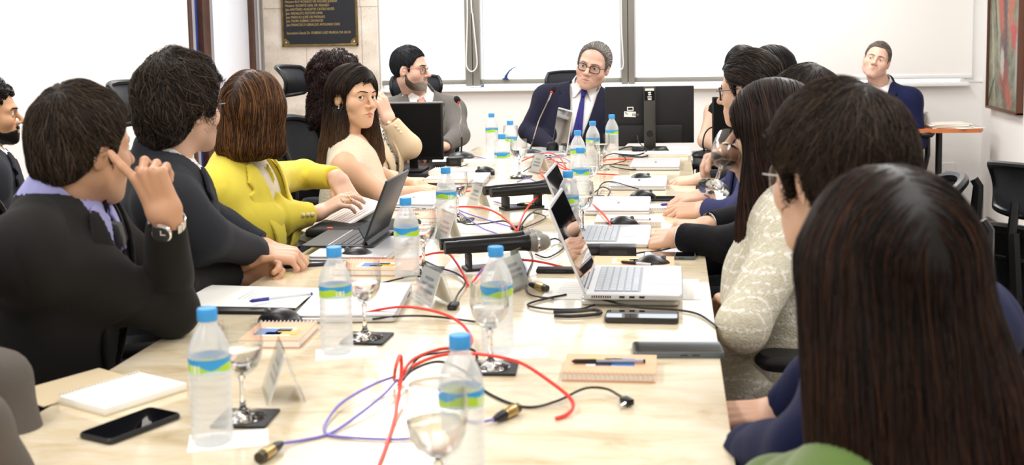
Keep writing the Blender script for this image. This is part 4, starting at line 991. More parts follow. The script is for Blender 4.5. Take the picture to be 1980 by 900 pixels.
BC = [('black power lead crossing the foreground to a right angle plug', [(770, 745, .01), (800, 715, .012), (850, 700, .012), (900, 720, .004), (935, 755, .0), (985, 780, 0), (1030, 788, 0), (1080, 775, .004), (1130, 752, .008), (1170, 752, .008), (1195, 764, .006), (1212, 776, .004)]),
      ('black lead looping over the coil of cables in the foreground', [(780, 735, .01), (810, 692, .02), (860, 682, .025), (910, 676, .03), (922, 690, .01), (918, 705, .002)]),
      ('black lead running along the left closed laptop', [(720, 618, .006), (770, 612, .01), (830, 612, .006), (900, 620, .001), (960, 628, .001)]),
      ('black lead from the third bottle to the dongle', [(815, 502, .002), (850, 518, .004), (880, 528, .005), (900, 545, .005), (885, 570, .006), (878, 590, .006)]),
      ('black lead behind the tablet keyboard bottle', [(730, 550, .002), (770, 540, .006), (800, 534, .008), (825, 538, .004)]),
      ('black lead winding left of the middle hub', [(880, 425, .002), (905, 434, .003), (940, 432, .003), (975, 428, .005), (1000, 440, .006), (1020, 420, .012), (1040, 405, .012), (1062, 406, .006)]),
      ('black lead looping right of the middle hub', [(1005, 446, .004), (1015, 425, .012), (1030, 412, .01), (1055, 420, .003), (1035, 432, .003), (1015, 440, .003)]),
      ('black lead tangled beside the large microphone heads', [(1030, 480, .003), (1050, 470, .012), (1075, 462, .006), (1090, 478, .002), (1060, 498, .001), (1035, 492, .001)]),
      ('black charger lead from the near laptop to the right table edge', [(1140, 572, .012), (1190, 586, .01), (1240, 596, .004), (1310, 600, .001), (1350, 608, .001), (1378, 626, .001), (1386, 634, .001)]),
      ('folded black charger lead lying left of the dark thick phone', [(1070, 604, .002), (1110, 603, .003), (1150, 600, .004), (1160, 607, .002), (1110, 612, .003), (1072, 611, .002)]),
      ('black lead from the near laptop corner running left', [(1150, 590, .003), (1120, 598, .002), (1060, 598, .002), (1020, 590, .001), (1055, 578, .001), (1095, 570, .001)]),
      ('tangled black cord beside the second closed laptop', [(1150, 372, .006), (1165, 362, .01), (1180, 370, .006), (1168, 385, .002), (1155, 375, .008), (1165, 355, .012), (1185, 352, .02), (1215, 360, .022), (1235, 366, .008)]),
      ('black cord coiled at the corner of the first closed laptop', [(1160, 312, .003), (1175, 300, .02), (1195, 298, .025), (1210, 310, .01), (1180, 320, .003), (1215, 328, .004), (1240, 326, .004), (1275, 325, .008)]),
      ('thick black cables bunched under the big black monitor', [(1195, 290, .004), (1220, 284, .02), (1250, 292, .012), (1230, 300, .004), (1190, 298, .004), (1240, 304, .003), (1262, 296, .004)]),
      ('black cord from the big monitor housing down to the table', [(1232, 262, .1), (1236, 276, .07), (1250, 288, .02), (1262, 292, .004)]),
      ('black cord between the power adapter and the right table edge', [(1222, 492, .01), (1245, 488, .006), (1270, 486, .004), (1310, 478, .01), (1318, 484, .004)]),
      ('black lead in front of the far left dock box', [(880, 325, .01), (900, 320, .006), (915, 312, .004), (930, 315, .002)]),
      ('black cord beside the far closed laptop on the left', [(918, 350, .002), (938, 355, .004), (925, 362, .002), (945, 368, .002)]),
      ('black cord among the red cables before the chairman', [(1012, 332, .002), (1035, 318, .012), (1060, 305, .015), (1072, 312, .006), (1095, 316, .002)]),
      ('black cord running right of the goblet in the table middle', [(1150, 322, .003), (1185, 318, .003), (1215, 320, .003)])]
for lb, pts in BC: cable('power_cable', lb, pts, .0024 if 'thick' not in lb else .004, m_bc, group='black leads on the table')
pg = empty('cable_plug', onz(1212, 776, TZ + .008), 0, 'black right angle plug at the end of the foreground lead', 'plug'); MB().box((0, 0, 0), (.008, .012, .006), rotz(.6), bev=.003).build('plug_body', m_black, pg); MB().tube([(0, -.01, 0), (-.008, -.022, -.002)], .003, 8).build('plug_tip', m_chrome, pg)
# ---------------------------------------------------------------- people: implicit surfaces turned into meshes
def smin(a, b, k):
    h = np.clip(.5 + .5 * (b - a) / k, 0, 1); return b + (a - b) * h - k * h * (1 - h)
def smax(a, b, k): return -smin(-a, -b, k)
def ell(P, c, r, M=None):
    q = P - np.asarray(c, np.float32)
    if M is not None: q = q @ np.asarray(M, np.float32)
    r = np.asarray(r, np.float32)
    k0 = np.sqrt(((q / r) ** 2).sum(1)); k1 = np.sqrt(((q / (r * r)) ** 2).sum(1)) + 1e-9
    return k0 * (k0 - 1) / k1
def cone(P, a, b, r1, r2):
    a = np.asarray(a, np.float32); b = np.asarray(b, np.float32); ba = b - a; pa = P - a
    h = np.clip(pa @ ba / (ba @ ba + 1e-12), 0, 1)
    d = pa - h[:, None] * ba
    return np.sqrt((d * d).sum(1)) - (r1 + (r2 - r1) * h)
def rbox(P, c, M, half, r):
    q = np.abs((P - np.asarray(c, np.float32)) @ np.asarray(M, np.float32)) - (np.asarray(half, np.float32) - r)
    return np.sqrt((np.maximum(q, 0) ** 2).sum(1)) + np.minimum(q.max(1), 0) - r
def poly2(x, y, pts):
    d = np.full(x.shape, 1e9, np.float32); s = np.ones(x.shape, np.float32); n = len(pts)
    for i in range(n):
        ax, ay = pts[i]; bx, by = pts[i - 1]; ex, ey = bx - ax, by - ay; wx, wy = x - ax, y - ay
        t = np.clip((wx * ex + wy * ey) / (ex * ex + ey * ey + 1e-12), 0, 1)
        d = np.minimum(d, (wx - ex * t) ** 2 + (wy - ey * t) ** 2)
        c1 = y >= ay; c2 = y < by; c3 = ex * wy > ey * wx
        f = (c1 & c2 & c3) | (~c1 & ~c2 & ~c3); s = np.where(f, -s, s)
    return s * np.sqrt(d)
def surface(fn, lo, hi, h):
    """zero set of fn as quads (naive surface nets), evaluated only near the surface"""
    lo = np.asarray(lo, np.float32); n = (np.ceil((np.asarray(hi) - lo) / h / 4).astype(int) + 1)
    n = np.maximum(n, 2); B = 4
    cb = np.stack(np.meshgrid(*[np.arange(k) for k in n], indexing='ij'), -1).reshape(-1, 3)
    cen = lo + (cb * B + (B - 1) / 2) * h
    dc = fn(cen.astype(np.float32))
    D = np.repeat(np.repeat(np.repeat(dc.reshape(n), B, 0), B, 1), B, 2).astype(np.float32)
    act = np.abs(dc) < h * B * 1.55
    ab = cb[act]
    off = np.stack(np.meshgrid(*[np.arange(B)] * 3, indexing='ij'), -1).reshape(-1, 3)
    idx = (ab[:, None, :] * B + off[None]).reshape(-1, 3)
    out = np.empty(len(idx), np.float32)
    for s in range(0, len(idx), 400000):
        out[s:s + 400000] = fn((lo + idx[s:s + 400000] * h).astype(np.float32))
    D[idx[:, 0], idx[:, 1], idx[:, 2]] = out
    S = D < 0
    c = S[:-1, :-1, :-1].astype(np.int8)
    cnt = np.zeros_like(c)
    for i in (0, 1):
        for j in (0, 1):
            for k in (0, 1): cnt += S[i:S.shape[0] - 1 + i, j:S.shape[1] - 1 + j, k:S.shape[2] - 1 + k]
    cell = np.argwhere((cnt > 0) & (cnt < 8))
    if len(cell) == 0: return np.zeros((0, 3)), np.zeros((0, 4), int)
    acc = np.zeros((len(cell), 3), np.float32); w = np.zeros(len(cell), np.float32)
    cor = [(i, j, k) for i in (0, 1) for j in (0, 1) for k in (0, 1)]
    val = {q: D[cell[:, 0] + q[0], cell[:, 1] + q[1], cell[:, 2] + q[2]] for q in cor}
    for q in cor:
        for ax in range(3):
            if q[ax] == 0:
                r = list(q); r[ax] = 1; a, b = val[q], val[tuple(r)]
                m_ = (a < 0) != (b < 0); t = np.where(m_, a / (a - b + 1e-20), 0)
                p = np.tile(np.array(q, np.float32), (len(cell), 1)); p[:, ax] = t
                acc += p * m_[:, None]; w += m_
    V = lo + (cell + acc / w[:, None]) * h
    ids = np.full(cnt.shape, -1, np.int32); ids[cell[:, 0], cell[:, 1], cell[:, 2]] = np.arange(len(cell))
    Q = []
    for ax in range(3):
        a = S[:-1, :, :] if ax == 0 else S[:, :-1, :] if ax == 1 else S[:, :, :-1]
        b = S[1:, :, :] if ax == 0 else S[:, 1:, :] if ax == 1 else S[:, :, 1:]
        e = np.argwhere(a != b); o1, o2 = [(1, 2), (2, 0), (0, 1)][ax]
        ok = (e[:, o1] > 0) & (e[:, o2] > 0) & (e[:, o1] < cnt.shape[o1]) & (e[:, o2] < cnt.shape[o2]); e = e[ok]
        u = np.zeros(3, int); v = np.zeros(3, int); u[o1] = 1; v[o2] = 1
        q = np.stack([ids[tuple((e - u - v).T)], ids[tuple((e - v).T)], ids[tuple(e.T)], ids[tuple((e - u).T)]], 1)
        fl = a[tuple(e.T)]; q = np.where(fl[:, None], q, q[:, ::-1]); Q.append(q[(q >= 0).all(1)])
    return V, np.concatenate(Q)
def join(parts):
    V = []; F = []; C_ = []; n = 0
    for p in parts:
        if p is None or len(p[0]) == 0: continue
        V.append(p[0]); F.append(np.asarray(p[1]) + n); n += len(p[0])
        if len(p) > 2: C_.append(p[2])
    return np.concatenate(V), np.concatenate(F), (np.concatenate(C_) if C_ else None)
def grad(fn, P, e=.0015):
    g = np.stack([fn(P + np.float32([e, 0, 0])) - fn(P - np.float32([e, 0, 0])), fn(P + np.float32([0, e, 0])) - fn(P - np.float32([0, e, 0])), fn(P + np.float32([0, 0, e])) - fn(P - np.float32([0, 0, e]))], 1)
    return g / (np.linalg.norm(g, axis=1, keepdims=True) + 1e-9)
def ball(c, r, nu=14, nv=9):
    t = np.linspace(0, math.pi, nv + 1); a = np.linspace(0, 2 * math.pi, nu, endpoint=False)
    V = np.stack([np.outer(np.sin(t), np.cos(a)), np.outer(np.sin(t), np.sin(a)), np.outer(np.cos(t), np.ones(nu))], -1).reshape(-1, 3)
    i = np.arange((nv + 1) * nu).reshape(nv + 1, nu); F = np.stack([i[:-1], i[1:], np.roll(i, -1, 1)[1:], np.roll(i, -1, 1)[:-1]], -1).reshape(-1, 4)
    return V * r + np.asarray(c), F
# ---- head, in its own frame: +x the person's right, +y the face, +z up; eyes at z = 0
def head_sdf(q, o):
    jw = o.get('jaw', 1.); fat = o.get('fat', 0.); nose = o.get('nose', 1.); fem = o.get('fem', 0)
    m_ = q.copy(); m_[:, 0] = np.abs(m_[:, 0])
    d = ell(q, (0, -.014, .030), (.075, .095, .087))
    d = smin(d, ell(q, (0, .020, -.036), (.0565 * jw + fat * .5, .061, .082)), .03)
    d = smin(d, cone(m_, (.0465 * jw + fat * .8, .004, -.058), (.013, .066, -.098), .0165 + fat * .4, .0150 + fat * .3), .034)
    d = smin(d, ell(q, (0, .067, -.100), (.020, .018, .0155)), .02)
    d = smin(d, ell(m_, (.042 + fat * .4, .049, -.028), (.026, .025, .026)), .025)
    d = smin(d, cone(m_, (.010, .077, .020), (.047, .058, .018), .0105 if fem else .012, .010), .018)
    d = smax(d, -ell(m_, (.032, .092, .001), (.021, .019, .0125)), .014)
    d = smin(d, cone(q, (0, .079, .012), (0, .103 + .004 * nose, -.027), .0062, .0088 * nose), .010)
    d = smin(d, ell(q, (0, .104 + .003 * nose, -.031), (.0095 * nose, .009, .0085)), .007)
    d = smin(d, ell(m_, (.0125 * nose, .091, -.034), (.0078, .011, .0072)), .006)
    d = smax(d, -ell(m_, (.006, .100, -.0415), (.0032, .006, .0035)), .003)
    d = smin(d, ell(q, (0, .0645, -.066), (.036, .0255, .028)), .02)
    op = o.get('open', 0.)
    mw = o.get('mouth', .0245); lt = o.get('lips', 1.)
    d = smin(d, cone(m_, (.004, .0900, -.0605), (mw, .0838, -.0660), .0044 * lt, .0018), .005)
    d = smin(d, cone(m_, (0, .0888, -.0712 - op), (mw * .85, .0840, -.0680 - op * .3), .0056 * lt, .0022), .005)
    d = smax(d, -cone(m_, (0, .0955, -.0657 - op * .5), (mw + .001, .0862, -.0664), .0011 + op * .6, .0007), .002)
    if o.get('folds', 0): d = smax(d, -cone(m_, (.021, .092, -.032), (.035, .076, -.062), .0026 * o['folds'], .0016), .006)
    # lids with an almond opening
    eye = m_ - np.float32([.0315, .0685, .001])
    d = smin(d, np.sqrt((eye ** 2).sum(1)) - .0138, .004)
    w, hh = .0142, .0052 * o.get('lid', 1.); R = (w * w + hh * hh) / (2 * hh)
    lens = np.maximum(np.hypot(eye[:, 0], eye[:, 2] + (R - hh)), np.hypot(eye[:, 0], eye[:, 2] - (R - hh))) - R
    d = smax(d, -np.maximum(lens, .004 - eye[:, 1]), .0012)
    # ears
    A = rotx(-.22) @ rotz(.22)
    d = smin(d, ell(m_, (.0765, -.010, -.008), (.0085, .019, .0315), A), .006)
    d = smax(d, -ell(m_, (.0845, -.004, -.006), (.006, .0095, .018), A), .004)
    d = smin(d, ell(m_, (.0795, -.0035, -.007), (.004, .0045, .006), A), .004)
    return d
def eye_mesh(side, gaze, iris):
    """gaze: unit vector in head frame"""
    V, F = ball((0, 0, 0), .0126, 20, 16)
    a = unit(gaze); z = V[:, 2] / .0126
    ang = np.arccos(np.clip(z, -1, 1)); col = np.tile(np.array([.80, .76, .72]), (len(V), 1))
    col[ang < .53] = iris; col[ang < .22] = (.005, .005, .005)
    x = unit(np.cross((0, 0, 1), a)) if abs(a[2]) < .99 else np.array([1., 0, 0]); y = np.cross(a, x)
    V = V @ np.stack([x, y, a]); return V + np.array([side * .0315, .0685, .001]), F, col
# ---- hair
def zmin_fn(tab): 
    ys = [t[0] for t in tab]; zs_ = [t[1] for t in tab]
    return lambda y: np.interp(y, ys, zs_).astype(np.float32)
MEN = [(-.12, -.075), (-.09, -.075), (-.05, -.06), (-.028, -.035), (-.018, .018), (.010, .022), (.014, -.02), (.022, -.018), (.028, .02), (.045, .045), (.06, .070), (.10, .078)]
def hair_sdf(q, o):
    t, s = o.get('top', .016), o.get('side', .010)
    d = ell(q, (0, -.016, .031), (.0755 + s, .0955 + o.get('back', s), .0870 + t))
    if o.get('nape', 1): d = smin(d, ell(q, (0, -.060, -.035), (.052 + s * .6, .042 + s * .5, .05)), .03)
    if o.get('temple'):
        zl = np.interp(q[:, 1], [-.02, .0, .02, .04, .055, .075, .1], [-.03, -.008, .006, .026, .050, .070, .076]).astype(np.float32)
        g2 = np.minimum(np.minimum((zl - q[:, 2]) * .8, q[:, 2] + .13), np.minimum((q[:, 1] + .006), (q[:, 0] * o['temple'] - .02))); d = smax(d, g2, .006)
    for a, b, r1, r2 in o.get('mass', []): d = smin(d, cone(q, a, b, r1, r2), o.get('mk', .03))
    zf = zmin_fn(o.get('line', MEN)); g = (zf(q[:, 1]) - q[:, 2]) * .75
    if not o.get('long'): d = smax(d, g, .008)
    for c, r in o.get('cut', []): d = smax(d, -ell(q, c, r), o.get('ck', .008))
    am = o.get('wave', .003)
    if am:
        f = o.get('freq', 55.)
        d = d + am * np.sin(q[:, 0] * f + 2.2 * np.sin(q[:, 2] * f * .6)) * np.cos(q[:, 1] * f * .8 + 1.7 * np.sin(q[:, 0] * f * .5 + 1))
    return d
def hair_flow(o):
    st = o.get('flow', 'short'); cr = np.float32(o.get('crown', (0, -.055, .11)))
    def f(q):
        if st == 'short':
            v = q - cr; v[:, 2] *= .5; v = v / (np.linalg.norm(v, axis=1, keepdims=True) + 1e-6); v += np.float32([o.get('comb', 0), 0, -.35])
        elif st == 'back':
            v = np.tile(np.float32([o.get('comb', 0), -1, -.35]), (len(q), 1)); v[:, 2] -= np.clip(-q[:, 1] * 8, 0, 1.5)
        else:
            v = np.tile(np.float32([0, -.12, -1]), (len(q), 1)); px = o.get('part', 0.)
            w = np.clip((q[:, 2] - .03) / .07, 0, 1)
            v[:, 0] += np.sign(q[:, 0] - px) * w * 1.3; v[:, 1] -= w * .35 * o.get('backw', 1.)
            if 'drift' in o: v += np.float32(o['drift'])
        return v
    return f
def strands(sd, flow, V, F, N, L, steps, r, o, rng):
    """tapered tufts combed along the hair surface"""
    fa = V[F]; ar = np.linalg.norm(np.cross(fa[:, 1] - fa[:, 0], fa[:, 2] - fa[:, 0]), axis=1); ar /= ar.sum()
    pick = rng.choice(len(F), N, p=ar); u = rng.random((N, 2, 1)).astype(np.float32)
    P = fa[pick, 0] * (1 - u[:, 0]) * (1 - u[:, 1]) + fa[pick, 1] * u[:, 0] * (1 - u[:, 1]) + fa[pick, 2] * u[:, 0] * u[:, 1] + fa[pick, 3] * (1 - u[:, 0]) * u[:, 1]
    P = P.astype(np.float32); off = rng.uniform(-.001, o.get('lift', .003), N).astype(np.float32); ds = (L * rng.uniform(.6, 1.2, N) / steps).astype(np.float32)
    pts = []; nrm = []; curl = o.get('curl', 0); ph = rng.random(N) * 6.28
    jit = rng.normal(0, o.get('jit', .12), (N, 3)).astype(np.float32)
    for s in range(steps + 1):
        n = grad(sd, P); pts.append(P.copy()); nrm.append(n)
        v = flow(P) + jit; v = v - n * (v * n).sum(1, keepdims=True); v /= (np.linalg.norm(v, axis=1, keepdims=True) + 1e-6)
        P = P + v * ds[:, None]
        e = (sd(P) - off - .0006 * s * o.get('flare', .4)); P = P - n * np.clip(e, -.006, .006)[:, None] * .9
        P = P.astype(np.float32)
    pts = np.stack(pts, 1); nrm = np.stack(nrm, 1)
    if curl:
        t_ = np.gradient(pts, axis=1); t_ /= np.linalg.norm(t_, axis=2, keepdims=True) + 1e-9; b_ = np.cross(t_, nrm)
        k = np.arange(steps + 1)[None] * o.get('cfreq', 1.3) + ph[:, None]
        pts = pts + curl * (np.cos(k)[..., None] * b_ + np.sin(k)[..., None] * nrm)
    t_ = np.gradient(pts, axis=1); t_ /= np.linalg.norm(t_, axis=2, keepdims=True) + 1e-9
    b_ = np.cross(t_, nrm); b_ /= np.linalg.norm(b_, axis=2, keepdims=True) + 1e-9; n_ = np.cross(b_, t_)
    rad = (r * np.array([.9] + [1.] * (steps - 2) + [.7, .15]))[None, :, None]
    rad = rad * rng.uniform(.6, 1.3, (N, 1, 1))
    A = [0, 2.1, 4.2]
    W_ = np.stack([pts + rad * (math.cos(a) * n_ * .6 + math.sin(a) * b_) for a in A], 2)        # N,steps+1,3,3
    idx = np.arange(N * (steps + 1) * 3).reshape(N, steps + 1, 3)
    Fq = np.stack([idx[:, :-1], np.roll(idx, -1, 2)[:, :-1], np.roll(idx, -1, 2)[:, 1:], idx[:, 1:]], -1).reshape(-1, 4)
    g = rng.random(N)
    return W_.reshape(-1, 3), Fq, g, (steps + 1) * 3
# ---- hands: wrist at origin, fingers along +y, back of the hand +z, thumb on side sx (+1 / -1)
POSES = {'open': ([(.18, .2, .12), (.2, .22, .12), (.22, .25, .12), (.26, .28, .12)], .25), 'flat': ([(.12, .12, .08)] * 4, .35), 'relaxed': ([(.35, .5, .3), (.42, .55, .35), (.5, .6, .4), (.55, .65, .4)], .4), 'fist': ([(1.35, 1.6, .9)] * 4, .9),
         'point': ([(.1, .18, .12), (1.0, 1.3, .8), (1.25, 1.5, .9), (1.3, 1.5, .9)], .8), 'clasp': ([(.75, .95, .5), (.8, 1., .5), (.85, 1.05, .5), (.9, 1.05, .5)], .35), 'bent': ([(.55, .7, .4), (.65, .8, .4), (.7, .85, .45), (.75, .9, .5)], .5)}
def hand_prims(sx, pose):
    cur, th = POSES[pose]; pr = []; sp0 = .5 if pose == 'point' else .07
    base = [(.0285, .092, .001), (.0095, .097, .0035), (-.0095, .093, .002), (-.0275, .085, -.001)]
    ln = [.074, .082, .076, .060]; rad = [.0092, .0095, .0090, .0080]; spr = [sp0, .01, -.05, -.12]
    for (bx, by, bz), l, r, c, s in zip(base, ln, rad, cur, spr):
        p = np.array([sx * bx, by, bz]); a = 0; q = np.array([sx * bx * .55, .03, 0.]); pr.append((q, p, .0105, r * 1.12))
        for k, f in enumerate((.46, .31, .23)):
            a += c[k]; d = np.array([sx * math.sin(s) * math.cos(a), math.cos(a) * math.cos(s), -math.sin(a)]); e = p + d * l * f
            pr.append((p, e, r * (1 - .07 * k), r * (1 - .07 * (k + 1)))); p = e
    p0 = np.array([sx * .018, .016, -.008]); p1 = np.array([sx * (.040 - .008 * th), .048, -.014 - .012 * th]); p2 = p1 + np.array([sx * .020 * (1 - th * 1.0), .030, -.010 * th]); p3 = p2 + np.array([sx * .006 * (1 - 2.2 * th), .026, -.008 * th])
    pr += [(p0, p1, .015, .0125), (p1, p2, .0115, .0100), (p2, p3, .0100, .0082)]
    return pr
def hand_sdf(P, pr, sx):
    d = rbox(P, (0, .048, -.001), np.eye(3), (.036, .048, .0125), .012)
    d = smin(d, rbox(P, (0, .0, 0), np.eye(3), (.027, .03, .018), .017), .02)
    groups = [pr[i * 4:(i + 1) * 4] for i in range(4)] + [pr[16:]]
    for g in groups:
        f = None
        for a, b, r1, r2 in g:
            c = cone(P, a, b, r1, r2); f = c if f is None else smin(f, c, .004)
        d = smin(d, f, .005)
    return d
# ---- a whole person
SKIN = {}
def skin_mat():
    return mat('skin', '#c98f6b', .48, attr='col', sss=.05, bump=(700, .05))
def hair_mat(): return mat('hair', '#2a1c14', .5, attr='col', spec=.3)
def cloth(name, color, rough=.85, sheen=.04, bump=(420, .10), vary=None, fold=(5.5, .42)): return mat(name, color, rough, sheen=sheen, bump=bump, vary=vary, spec=.2, fold=fold)
def frame(yaw, pitch=0, roll=0):
    """columns: right, face, up. yaw: heading in degrees (0 = +Y, 90 = +X); pitch>0 looks up; roll>0 tilts the crown to the person's right"""
    return rotz(-math.radians(yaw)) @ rotx(math.radians(pitch)) @ roty(math.radians(roll))
def wrinkle(P, amp, f=26.):
    a = np.sin(P[:, 2] * f + 2.3 * np.sin(P[:, 0] * f * .45 + P[:, 1] * f * .3) + 1.1) * np.sin(P[:, 0] * f * .5 - P[:, 1] * f * .6 + 1.5 * np.sin(P[:, 2] * f * .4))
    b = P[:, 2] * f * 1.15 + P[:, 0] * f * .55 - P[:, 1] * f * .35 + 2.6 * np.sin(P[:, 0] * f * .33 + P[:, 2] * f * .21 + 2) + 1.3 * np.sin(P[:, 1] * f * .62)
    rg = (1 - np.abs(np.sin(b * .5))) ** 4 * (.5 + .5 * np.sin(P[:, 2] * f * .37 + P[:, 1] * f * .5 + 1.7 * np.sin(P[:, 0] * f * .4)))
    return amp * (.5 * a + 1.3 * rg)
def person(label, head, hd, tors, arms, outfit, hair, face=None, skin='#c8906e', fine=1., group=None, glasses=None, extras=None, legs=True, headh=.0026):
    """head=(px,py,Y,scale); hd=(yaw,pitch,roll); tors=dict; arms={'R':(elbow,wrist,fingerdir,backdir,pose),...} in world coordinates"""
    rng = np.random.default_rng(abs(hash(label.__len__() * 131 + int(head[0]))) % 10000)
    face = dict(face or {}); hs = head[3]; HC = at(*head[:3]); HR = frame(*hd)
    ty = math.radians(tors['yaw']); f0 = np.array([math.sin(ty), math.cos(ty), 0])
    C_ = np.asarray(tors['C']) if 'C' in tors else HC + np.array([0, 0, -.182 * hs]) - f0 * tors.get('back', .04)
    C_ = C_ + np.asarray(tors.get('dC', (0, 0, 0)))
    lean = tors.get('lean', .06); sd0 = tors.get('side', 0.); Pv = np.array([C_[0] - f0[0] * lean + f0[1] * sd0, C_[1] - f0[1] * lean - f0[0] * sd0, tors.get('seat', .58)])
    u = unit(C_ - Pv); f = unit(f0 - u * f0.dot(u)); r = np.cross(f, u)
    if tors.get('tilt'): 
        a = math.radians(tors['tilt']); r, u2 = unit(r * math.cos(a) + u * math.sin(a)), u
    T = np.stack([r, f, u], 1); w = tors.get('w', 1.); fat = tors.get('fat', 1.); sw = tors.get('sw', .175) * w
    Lt = np.linalg.norm(C_ - Pv); root = empty('person', (float(Pv[0]), float(Pv[1]), 0), 0, label, 'person', group)
    O = np.array([Pv[0], Pv[1], 0])
    sd_ = tors.get('drop', .040); SH = {'R': C_ + r * sw - u * sd_, 'L': C_ - r * sw - u * sd_}
    nb = C_ + u * .042 - f * .012; nt = HC + HR @ np.array([0, -.020, -.055]) * hs; nw = tors.get('neck', .055)
    A = {}
    for k in 'RL':
        if k in arms: A[k] = [SH[k], np.asarray(arms[k][0]), np.asarray(arms[k][1])]
        else:
            e = SH[k] + np.array([0, 0, -.27]) + f * .05 + r * (.05 if k == 'R' else -.05); A[k] = [SH[k], e, e + f * .2 + np.array([0, 0, .0]) - r * (.08 if k == 'R' else -.08)]
    ar = tors.get('arm', 1.)
    def torso(P, o=0., neck=True):
        d = ell(P, C_ - u * .14 + f * .018, (.158 * w + o, .112 * (.6 + .4 * fat) + o, .20 + o), T)
        bl = C_ * .36 + Pv * .64
        d = smin(d, ell(P, bl + f * .015, (.148 * w * (.7 + .3 * fat) + o, .112 * fat + o, Lt * .42 + o), T), .07)
        d = smin(d, ell(P, Pv, (.168 * w + o, .125 + o, .12 + o), T), .07)
        d = smin(d, cone(P, SH['R'] - r * .02, SH['L'] + r * .02, .050 + o, .050 + o), .06)
        for k in 'RL': d = smin(d, cone(P, nb - u * .018, SH[k] - u * .004, .054 + o * .6, .047 + o), .05)
        if tors.get('bust'):
            for s in (-1, 1): d = smin(d, ell(P, C_ - u * .165 + f * .085 + r * s * .07, (.062 + o, .06 + o, .062 + o), T), .05)
        return d
    def neckf(P, o=0.): return cone(P, nb, nt, (nw + .006) * hs + o, nw * .93 * hs + o)
    def armf(P, k, o=0., to=1.):
        s, e, wr = A[k]; wr2 = e + (wr - e) * to
        return smin(cone(P, s, e, (.052 + o) * ar, (.040 + o) * ar), cone(P, e, wr2, (.041 + o) * ar, .027 * ar + o), .02)
    skinc = np.array(rgb(skin))
    # -- body: head, neck, trunk, arms, legs and hands in one mesh
    def headw(P): return head_sdf(((P - HC) @ HR / hs).astype(np.float32), face) * hs
    def bodyhead(P): return smin(headw(P), cone(P, nb - u * .03, nt, (nw + .008) * hs, nw * .95 * hs), .02)
    b = .15 * hs; lo = np.minimum(HC - b, nb - .075); hi = np.maximum(HC + b, nb + .06)
    Vh, Fh = surface(bodyhead, lo, hi, headh * fine)
    q = (Vh - HC) @ HR / hs; mq = q.copy(); mq[:, 0] = np.abs(mq[:, 0])
    ch = np.tile(skinc, (len(Vh), 1))
    mw = face.get('mouth', .0245); lipd = np.minimum(cone(mq.astype(np.float32), (.003, .0915, -.0603), (mw - .001, .0850, -.0660), .0042, .001), cone(mq.astype(np.float32), (0, .0900, -.0712), (mw * .82, .0850, -.0683), .0052, .001))
    wl_ = np.clip(1 - lipd / .0016, 0, 1)[:, None] * face.get('lipw', .6); ch = ch * (1 - wl_) + np.array(rgb(face.get('lip', '#a9605a'))) * wl_
    wc = np.exp(-((mq - np.array([.045, .07, -.03])) ** 2).sum(1) / .0006)[:, None] * .10 + np.exp(-((q - np.array([0, .105, -.03])) ** 2).sum(1) / .0002)[:, None] * .12; ch = ch * (1 - wc) + ch * np.array([1.05, .72, .68]) * wc
    if face.get('stubble'):
        dk = np.array(rgb(face['stubble'])); ws = np.clip((-.035 - q[:, 2]) / .02, 0, 1) * np.clip((q[:, 1] + .0) / .03, 0, 1) * np.clip((.105 + q[:, 2] * -.0 + .01) / .02, 0, 1) * (lipd > .001); ws = ws[:, None] * face.get('stub', .45); ch = ch * (1 - ws) + dk * ws
    bw = np.clip((-.060 - q[:, 2]) / .01, 0, 1)
    def trunk(P):
        d = torso(P, -.010 if not outfit.get('bare') else -.002)
        for k in 'RL': d = smin(d, armf(P, k, -.004 if not outfit.get('bare') else -.002, .9 if not outfit.get('bare') else 1.0), .03)
        if legs:
            for s in (-1, 1):
                hp = Pv + r * .085 * s - u * .02; kn = hp + f0 * .42 + np.array([0, 0, -.03]); an = np.array([kn[0] + f0[0] * .04, kn[1] + f0[1] * .04, .09])
                d = smin(d, cone(P, hp, kn, .075, .055), .03); d = smin(d, cone(P, kn, an, .052, .036), .02); d = smin(d, cone(P, an, an + f0 * .14 + np.array([0, 0, -.05]), .035, .026), .02)
        return d
    allp = [C_, Pv, nb] + sum(A.values(), [])
    kn = Pv + f0 * .62
    lo = np.min(np.stack(allp + [kn + .1, kn - .1, O]), 0) - .14; hi = np.max(np.stack(allp + [kn + .1, kn - .1]), 0) + .12; lo[2] = max(lo[2], .0) if legs else Pv[2] - .15
    ht = (.007 if outfit.get('bare') else .017) * max(1, fine * .8)
    Vt, Ft = surface(trunk, lo, hi, ht)
    parts = [(Vh, Fh, ch), (Vt, Ft, np.tile(skinc, (len(Vt), 1)))]
    for k in 'RL':
        if k not in arms or arms[k][2] is None: continue
        e, wr, fd, bd, pose = arms[k][:5]; fd = unit(fd); bd = np.asarray(bd, float); bd = unit(bd - fd * bd.dot(fd)); rx = np.cross(fd, bd); HM = np.stack([rx, fd, bd], 1)
        sx = -1 if k == 'R' else 1; pr = hand_prims(sx, pose); wr = np.asarray(wr, float); hsz = tors.get('hand', 1.)
        tow = (np.asarray(e) - wr) @ HM / hsz; tow = tow / np.linalg.norm(tow) * .07
        def hf(P):
            L_ = ((P - wr) @ HM / hsz).astype(np.float32); return smin(hand_sdf(L_, pr, sx), cone(L_, (0, .0, 0), tow, .024, .028), .015) * hsz
        ends = np.stack([wr + HM @ (a * hsz) for g in pr for a in g[:2]] + [wr + HM @ tow * hsz]); Vx, Fx = surface(hf, ends.min(0) - .035, ends.max(0) + .035, .0030 * max(1, fine))
        parts.append((Vx, Fx, np.tile(skinc * np.array([1.02, .97, .95]), (len(Vx), 1))))
    Vb, Fb, Cb = join(parts)
    body = mesh_np('body', Vb - O, Fb, skin_mat(), root, Cb)
